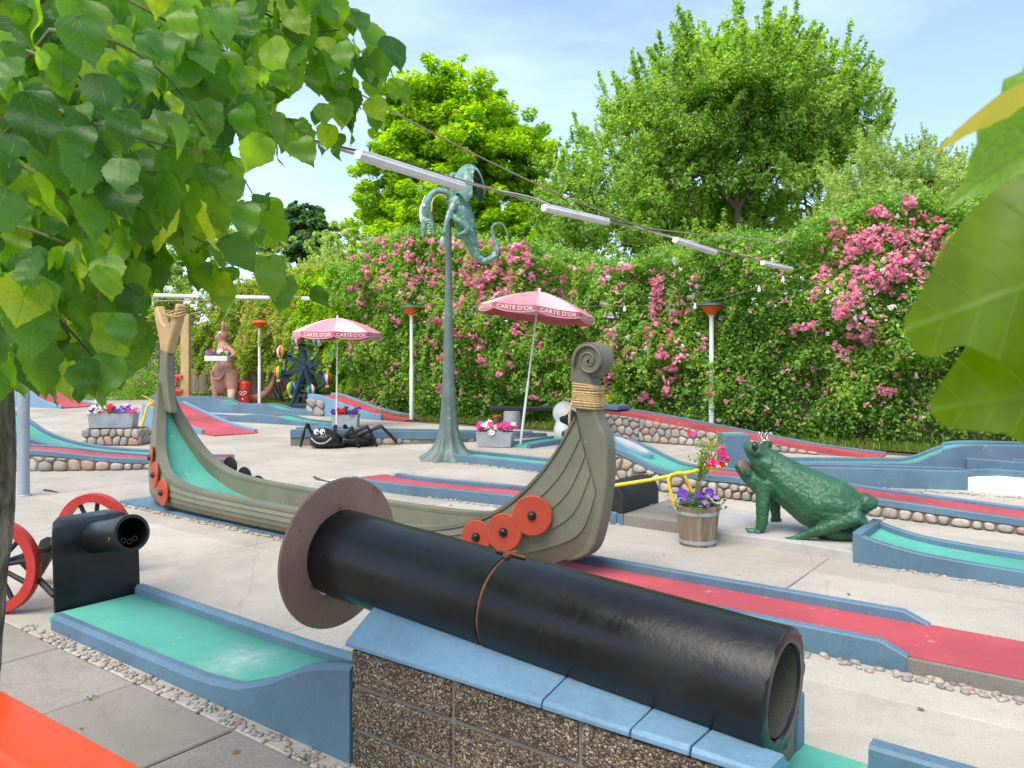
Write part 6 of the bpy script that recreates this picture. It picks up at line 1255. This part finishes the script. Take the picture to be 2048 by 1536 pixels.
def linden_mesh(seed, nm='leaf'):
    rng = random.Random(seed); half = [(0.0, 0.0), (.10, -.10), (.24, -.13), (.38, -.06), (.475, .08), (.50, .24), (.465, .42), (.385, .58), (.28, .71), (.17, .82), (.075, .91), (0.0, 1.04)]
    def edge(sd):
        o = []
        for i, (x, y) in enumerate(half):
            w = 1 + rng.uniform(-.11, .09); o.append((sd * x * w, y + rng.uniform(-.015, .015)))
            if 0 < i < len(half) - 1:
                x2, y2 = half[i + 1]; mx, my = (x + x2) / 2, (y + y2) / 2; o.append((sd * mx * .965, my - .012))
        return o
    R_, L_ = edge(1), edge(-1); L_[0] = R_[0]; L_[-1] = R_[-1]; cup = rng.uniform(-.1, .42); bend = rng.uniform(-.1, .9); wv = rng.uniform(.02, .085); ph = rng.uniform(0, 6)
    def zz(x, y): return cup * abs(x) * 1.1 - bend * (max(0, y) ** 2) * .35 + wv * math.sin(y * 9 + ph + x * 5)
    v = []; f = []; uv = []
    mids = [(0, R_[i][1] if i else 0.0) for i in range(len(R_))]
    rows = []
    for i in range(len(R_)):
        row = []
        for q in (-1, -.5, 0, .5, 1):
            e = R_[i] if q > 0 else L_[i]; x = e[0] * abs(q); y = lerp(mids[i][1], e[1], abs(q)) if i else 0.0; row.append(len(v)); v.append((x, y, zz(x, y))); uv.append((x, y))
        rows.append(row)
    for i in range(len(rows) - 1):
        for j in range(4): f.append((rows[i][j], rows[i][j + 1], rows[i + 1][j + 1], rows[i + 1][j]))
    me = bpy.data.meshes.new(nm); me.from_pydata(v, [], f); me.materials.append(LINDEN); ul = me.uv_layers.new(name='UVMap')
    for lp in me.loops: ul.data[lp.index].uv = uv[lp.vertex_index]
    me.polygons.foreach_set('use_smooth', [True] * len(me.polygons)); return me
LM = [linden_mesh(s) for s in range(14)]
lin = thing('linden_tree', 'linden tree with rough trunk and large heart shaped leaves beside the railing', 'tree', (-1.52, 2.3, 0))
tp = [V(-1.62, 2.15, -.05), V(-1.575, 2.18, .35), V(-1.52, 2.2, .8), V(-1.485, 2.2, 1.2), V(-1.485, 2.2, 1.6), V(-1.53, 2.22, 2.1), V(-1.6, 2.25, 2.8), V(-1.6, 2.3, 3.4)]
m = MB(); c = catmull(tp, 10); rad = [.17, .13, .108, .098, .095, .095, .08, .06]
rr = [x.x for x in catmull([V(r, 0) for r in rad], 10)]; rings = []
for i, p in enumerate(c): rings.append([p + V(math.cos(a), math.sin(a)) * rr[i] * (1 + .10 * mnoise.noise((math.cos(a) * 2, math.sin(a) * 2, p.z * 2.2)) + .06 * mnoise.noise((math.cos(a) * 7, math.sin(a) * 7, p.z * 5)) + .035 * mnoise.noise((math.cos(a) * 19, math.sin(a) * 19, p.z * 14))) for a in np.linspace(0, 2 * math.pi, 72, endpoint=False)])
m.loft(rings); m.build('trunk', BARK, lin, 180)
rl = random.Random(21); LEAVES = []
def bare(sx, sy): return (285 < sx < 430 and 575 < sy < 800) or (sx > 395 and sy > 600) or sy > 800 or (sx > 330 and sy > 690) or (sx > 240 and sy > 730) or (sy > 325 and sx > 465 + (sy - 325) * .72)
def leaf_at(p, tip, nrm, size):
    q = p + tip.normalized() * size * .5; sx, sy = CX + q.x / q.y * F, CY - (q.z - H) / q.y * F
    if bare(sx, sy): return
    if (sx > 395 and sy > 600) or sy > 800 or (sx > 330 and sy > 690) or (sx > 240 and sy > 730) or (sy > 325 and sx > 465 + (sy - 325) * .72): return
    if sx > 330 and sy > 380 and rl.random() < .35: return
    if 285 < sx < 430 and 575 < sy < 800 and (q.y < 9): return
    LEAVES.append((p, tip.normalized(), nrm.normalized(), size))
BR = [[(-60, 40, 2.2), (180, 20, 2.1), (420, 40, 2.3), (600, 80, 2.5), (690, 150, 2.6), (722, 220, 2.65)], [(-60, 150, 2.0), (180, 150, 1.85), (420, 190, 2.1), (580, 250, 2.35), (660, 315, 2.5)], [(-60, -60, 2.3), (250, -70, 2.3), (500, -40, 2.5), (640, 20, 2.6), (712, 100, 2.7), (740, 170, 2.7)],
      [(-60, 230, 1.9), (120, 260, 1.7), (300, 320, 1.85), (430, 400, 2.05), (480, 435, 2.15)], [(-60, 330, 2.1), (140, 370, 1.95), (320, 440, 2.05), (460, 510, 2.2), (575, 545, 2.3)], [(-60, 430, 1.8), (90, 470, 1.65), (200, 530, 1.75), (280, 590, 1.85), (330, 640, 1.95)], [(-60, 520, 1.9), (50, 570, 1.75), (130, 650, 1.75), (200, 730, 1.8), (240, 790, 1.85)],
      [(-60, 90, 1.6), (80, 110, 1.5), (200, 190, 1.55), (260, 300, 1.6), (270, 380, 1.65)], [(-60, 300, 1.55), (60, 340, 1.5), (150, 430, 1.55), (190, 540, 1.6), (200, 620, 1.65)], [(-60, 420, 2.4), (140, 480, 2.4), (300, 560, 2.5), (400, 600, 2.55)], [(-60, 560, 2.1), (60, 640, 2.0), (140, 720, 2.0), (190, 760, 2.0)],
      [(-60, 0, 2.6), (200, 90, 2.7), (380, 200, 2.8), (470, 330, 2.8), (530, 430, 2.8)], [(-60, 180, 2.7), (160, 260, 2.75), (330, 370, 2.8), (430, 470, 2.8)], [(150, -60, 1.7), (330, 40, 1.75), (460, 110, 1.9), (540, 200, 2.05)], [(-60, 330, 2.7), (100, 420, 2.7), (230, 500, 2.7), (330, 570, 2.7)], [(300, -80, 2.0), (480, 0, 2.2), (600, 60, 2.4), (680, 60, 2.5)], [(350, -90, 2.1), (520, -60, 2.3), (640, -20, 2.5), (700, 40, 2.6)], [(60, 520, 1.9), (180, 560, 1.9), (300, 610, 1.95), (390, 670, 2.0)], [(150, 600, 2.1), (240, 640, 2.1), (310, 690, 2.1), (340, 720, 2.1)], [(100, 60, 1.55), (220, 80, 1.55), (330, 150, 1.65), (420, 260, 1.8)], [(60, 200, 1.5), (200, 250, 1.5), (330, 290, 1.6), (440, 300, 1.8)]]
root_p = V(-1.55, 2.25, 2.2)
for bi, bdef in enumerate(BR):
    pts = catmull([P(*q) for q in bdef], 7); cut = [i for i, q in enumerate(pts) if bare(CX + q.x / q.y * F - 10, CY - (q.z - H) / q.y * F + 45)]; pts = pts[:max(4, cut[0])] if cut else pts; first = pts[0]; st_ = catmull([V(-1.53, 2.23, min(3.2, max(1.75, first.z + .1))), lerp(V(-1.55, 2.25, first.z), first, .6), first], 3)
    full = st_[:-1] + pts; MB().tube(full, [lerp(.006, .0018, (i / (len(full) - 1)) ** .8) for i in range(len(full))], 6).build('branch', BRANCH if bi % 3 == 0 else TWIG, lin, 60)
    Ltot = sum((pts[i + 1] - pts[i]).length for i in range(len(pts) - 1)); step = .075; acc = 0; side = 1
    for i in range(len(pts) - 1):
        seg = pts[i + 1] - pts[i]; acc += seg.length
        while acc > step:
            acc -= step; p = lerp(pts[i], pts[i + 1], rl.random()); t = seg.normalized(); side = -side; lat = V(t.y, -t.x).normalized() * side
            for rep in range(5):
                d = (t * rl.uniform(.1, .7) + lat * rl.uniform(.2, 1.0) + V(0, -.12, rl.uniform(-1.1, -.1))).normalized(); q = p + d * rl.uniform(.015, .16) + V(rl.gauss(0, .05), rl.gauss(0, .07), rl.gauss(0, .045))
                tip = d * .55 + V(rl.gauss(0, .22), rl.gauss(0, .22), -.75); n = V(rl.gauss(0, .4) + .12, -.62 + rl.gauss(0, .35), .75 + rl.gauss(0, .3)); n = n - tip.normalized() * n.dot(tip.normalized())
                leaf_at(q, tip, n, rl.uniform(.058, .104) * rl.choice((.45, .7, .9, 1, 1, 1.2)))
for _ in range(760):                               # dense inner crown
    px, py = rl.uniform(-60, 420), rl.uniform(-40, 560)
    if px > 420 - .0 * py or (px > 300 and py > 430): continue
    q = P(px, py, rl.uniform(1.75, 3.2)); tip = V(rl.gauss(0, .3), rl.gauss(0, .3), -.9); n = V(rl.gauss(0, .5), -.6 + rl.gauss(0, .3), .6); n = n - tip.normalized() * n.dot(tip.normalized()); leaf_at(q, tip, n, rl.uniform(.08, .125))
for _ in range(620):                               # the crown above and left of the view, which shades the inner leaves
    q = V(rl.uniform(-3.2, -.45), rl.uniform(1.3, 4.0), rl.uniform(2.55, 3.9)); tip = V(rl.gauss(0, .4), rl.gauss(0, .4), -.8); n = V(rl.gauss(0, .5), rl.gauss(0, .5), .9); n = n - tip.normalized() * n.dot(tip.normalized())
    sx, sy = CX + q.x / q.y * F, CY - (q.z - H) / q.y * F
    if sx > 560 - .25 * max(0, sy) and sy > -60: continue
    leaf_at(q, tip, n, rl.uniform(.08, .125))
def leaf_matrix(p, tip, n, s): x = tip.cross(n).normalized(); return Matrix.Translation(p) @ Matrix((( x.x, tip.x, n.x, 0), (x.y, tip.y, n.y, 0), (x.z, tip.z, n.z, 0), (0, 0, 0, 1))) @ Matrix.Scale(s, 4)
def in_view(p): sx, sy = CX + p.x / p.y * F, CY - (p.z - H) / p.y * F; return -40 < sx < 2090 and -40 < sy < 1580
order = sorted(range(len(LEAVES)), key=lambda i: (-(LEAVES[i][3] / LEAVES[i][0].y) if in_view(LEAVES[i][0]) else 1))
rest_v, rest_f, rest_uv = [], [], []
for rank, i in enumerate(order):
    p, tip, n, s = LEAVES[i]; me = LM[i % len(LM)]; M_ = leaf_matrix(p, tip, n, s)
    if rank < 300:
        o = bpy.data.objects.new('leaf', me); COL.objects.link(o); o.parent = lin; o.matrix_basis = wmat(lin).inverted() @ M_
    else:
        o0 = len(rest_v); rest_v += [tuple(M_ @ v.co) for v in me.vertices]; rest_f += [tuple(a + o0 for a in pl_.vertices) for pl_ in me.polygons]; rest_uv += [me.uv_layers[0].data[l].uv[:] for pl_ in me.polygons for l in pl_.loop_indices]
me = bpy.data.meshes.new('foliage'); me.from_pydata(rest_v, [], rest_f); me.materials.append(LINDEN); ul = me.uv_layers.new(name='UVMap'); ul.data.foreach_set('uv', np.array(rest_uv, dtype=np.float32).ravel()); o = mk('foliage', me, None, lin, 180); o['kind'] = 'stuff'
# leaves close to the lens on the right
nb = thing('vine_branch', 'out of focus leafy branch reaching in beside the frog side of the course', 'branch', P(2150, 500, .47))
MB().tube(catmull([P(2300, 150, .52), P(2180, 330, .50), P(2130, 520, .48), P(2160, 760, .48)], 5), .003, 6).build('stem', TWIG, nb, 60)
def near_leaf(base, tip, Yb, Yt, wid, roll=0.0, up=.15, k=0, mat=None):
    a, b = P(base[0], base[1], Yb), P(tip[0], tip[1], Yt); t = (b - a).normalized(); n = V(roll, -1, up); n = (n - t * n.dot(t)).normalized(); me = LM[k]
    if mat is not None: me = me.copy(); me.materials[0] = mat
    o = bpy.data.objects.new('leaf', me); COL.objects.link(o); o.parent = nb; o.matrix_basis = wmat(nb).inverted() @ leaf_matrix(a, t, n, (b - a).length) @ Matrix.Diagonal((wid, 1, wid, 1))
    MB().tube([P(2260, base[1] - 40, .49), a], .0015, 5).build('petiole', TWIG, nb, 60)
YLEAF = foliage('young_leaf', [(0.0, (0.30, 0.27, 0.02)), (1.0, (0.40, 0.34, 0.03))], .4, (0.9, 0.8, 0.08))
NEARG = foliage('near_leaf_green', [(0.0, (0.085, 0.20, 0.006)), (1.0, (0.13, 0.27, 0.008))], .55, (0.9, 0.9, 0.03), nscale=14)
def big_leaf(outline, cen, base, tip, Yc, warp):     # broad lobed leaf: outline, real size, cupped in depth
    t = Vector((tip[0] - base[0], tip[1] - base[1])); Lt = t.length; t.normalize(); v, f, uv = [], [], []; ol = [(p.x, p.y) for p in catmull([V(*p) for p in outline + outline[:1]], 4)][:-1]; n = len(ol); K = 6
    for r in range(K + 1):
        for k in range(n):
            q = r / K if r else .02; x, y = lerp(cen[0], ol[k][0], q), lerp(cen[1], ol[k][1], q); d = Vector((x - base[0], y - base[1])); a, b = d.dot(t) / Lt, (d.x * -t.y + d.y * t.x) / Lt
            v.append(tuple(P(x, y, Yc + warp * (b * b * .5 - .12 * a) + .006 * math.sin(a * 9 + b * 7)))); uv.append((b, a))
    for r in range(K):
        for k in range(n): f.append((r * n + k, r * n + (k + 1) % n, (r + 1) * n + (k + 1) % n, (r + 1) * n + k))
    me = bpy.data.meshes.new('leaf'); me.from_pydata(v, [], f); ul = me.uv_layers.new(name='UVMap')
    for lp in me.loops: ul.data[lp.index].uv = uv[lp.vertex_index]
    return mk('leaf', me, NEARV, nb, 180)
NEARV = LINDEN.copy(); NEARV.name = 'near_leaf_veined'
for nn_ in NEARV.node_tree.nodes:
    if nn_.type == 'VALTORGB' and len(nn_.color_ramp.elements) == 4:
        for e_ in nn_.color_ramp.elements: e_.color = (.125, .205, .005, 1)
    if nn_.type == 'MIX_SHADER': nn_.inputs[0].default_value = .6
big_leaf([(2330, 330), (2180, 305), (2048, 345), (1965, 400), (1905, 470), (1862, 545), (1818, 625), (1808, 655), (1836, 706), (1875, 714), (1925, 690), (2010, 725), (2150, 760), (2300, 700), (2370, 520)], (2110, 520), (2340, 470), (1815, 660), .47, .10)
big_leaf([(2340, 700), (2200, 640), (2060, 650), (1960, 668), (1915, 720), (1868, 790), (1860, 820), (1890, 852), (1950, 862), (2010, 868), (2090, 905), (2200, 900), (2330, 840)], (2090, 775), (2340, 740), (1862, 822), .50, .10)
near_leaf((2250, 150), (1930, 365), .62, .58, .60, .3, .9, 3); near_leaf((2072, 168), (1866, 296), .60, .57, .20, -.5, .9, 4, YLEAF)
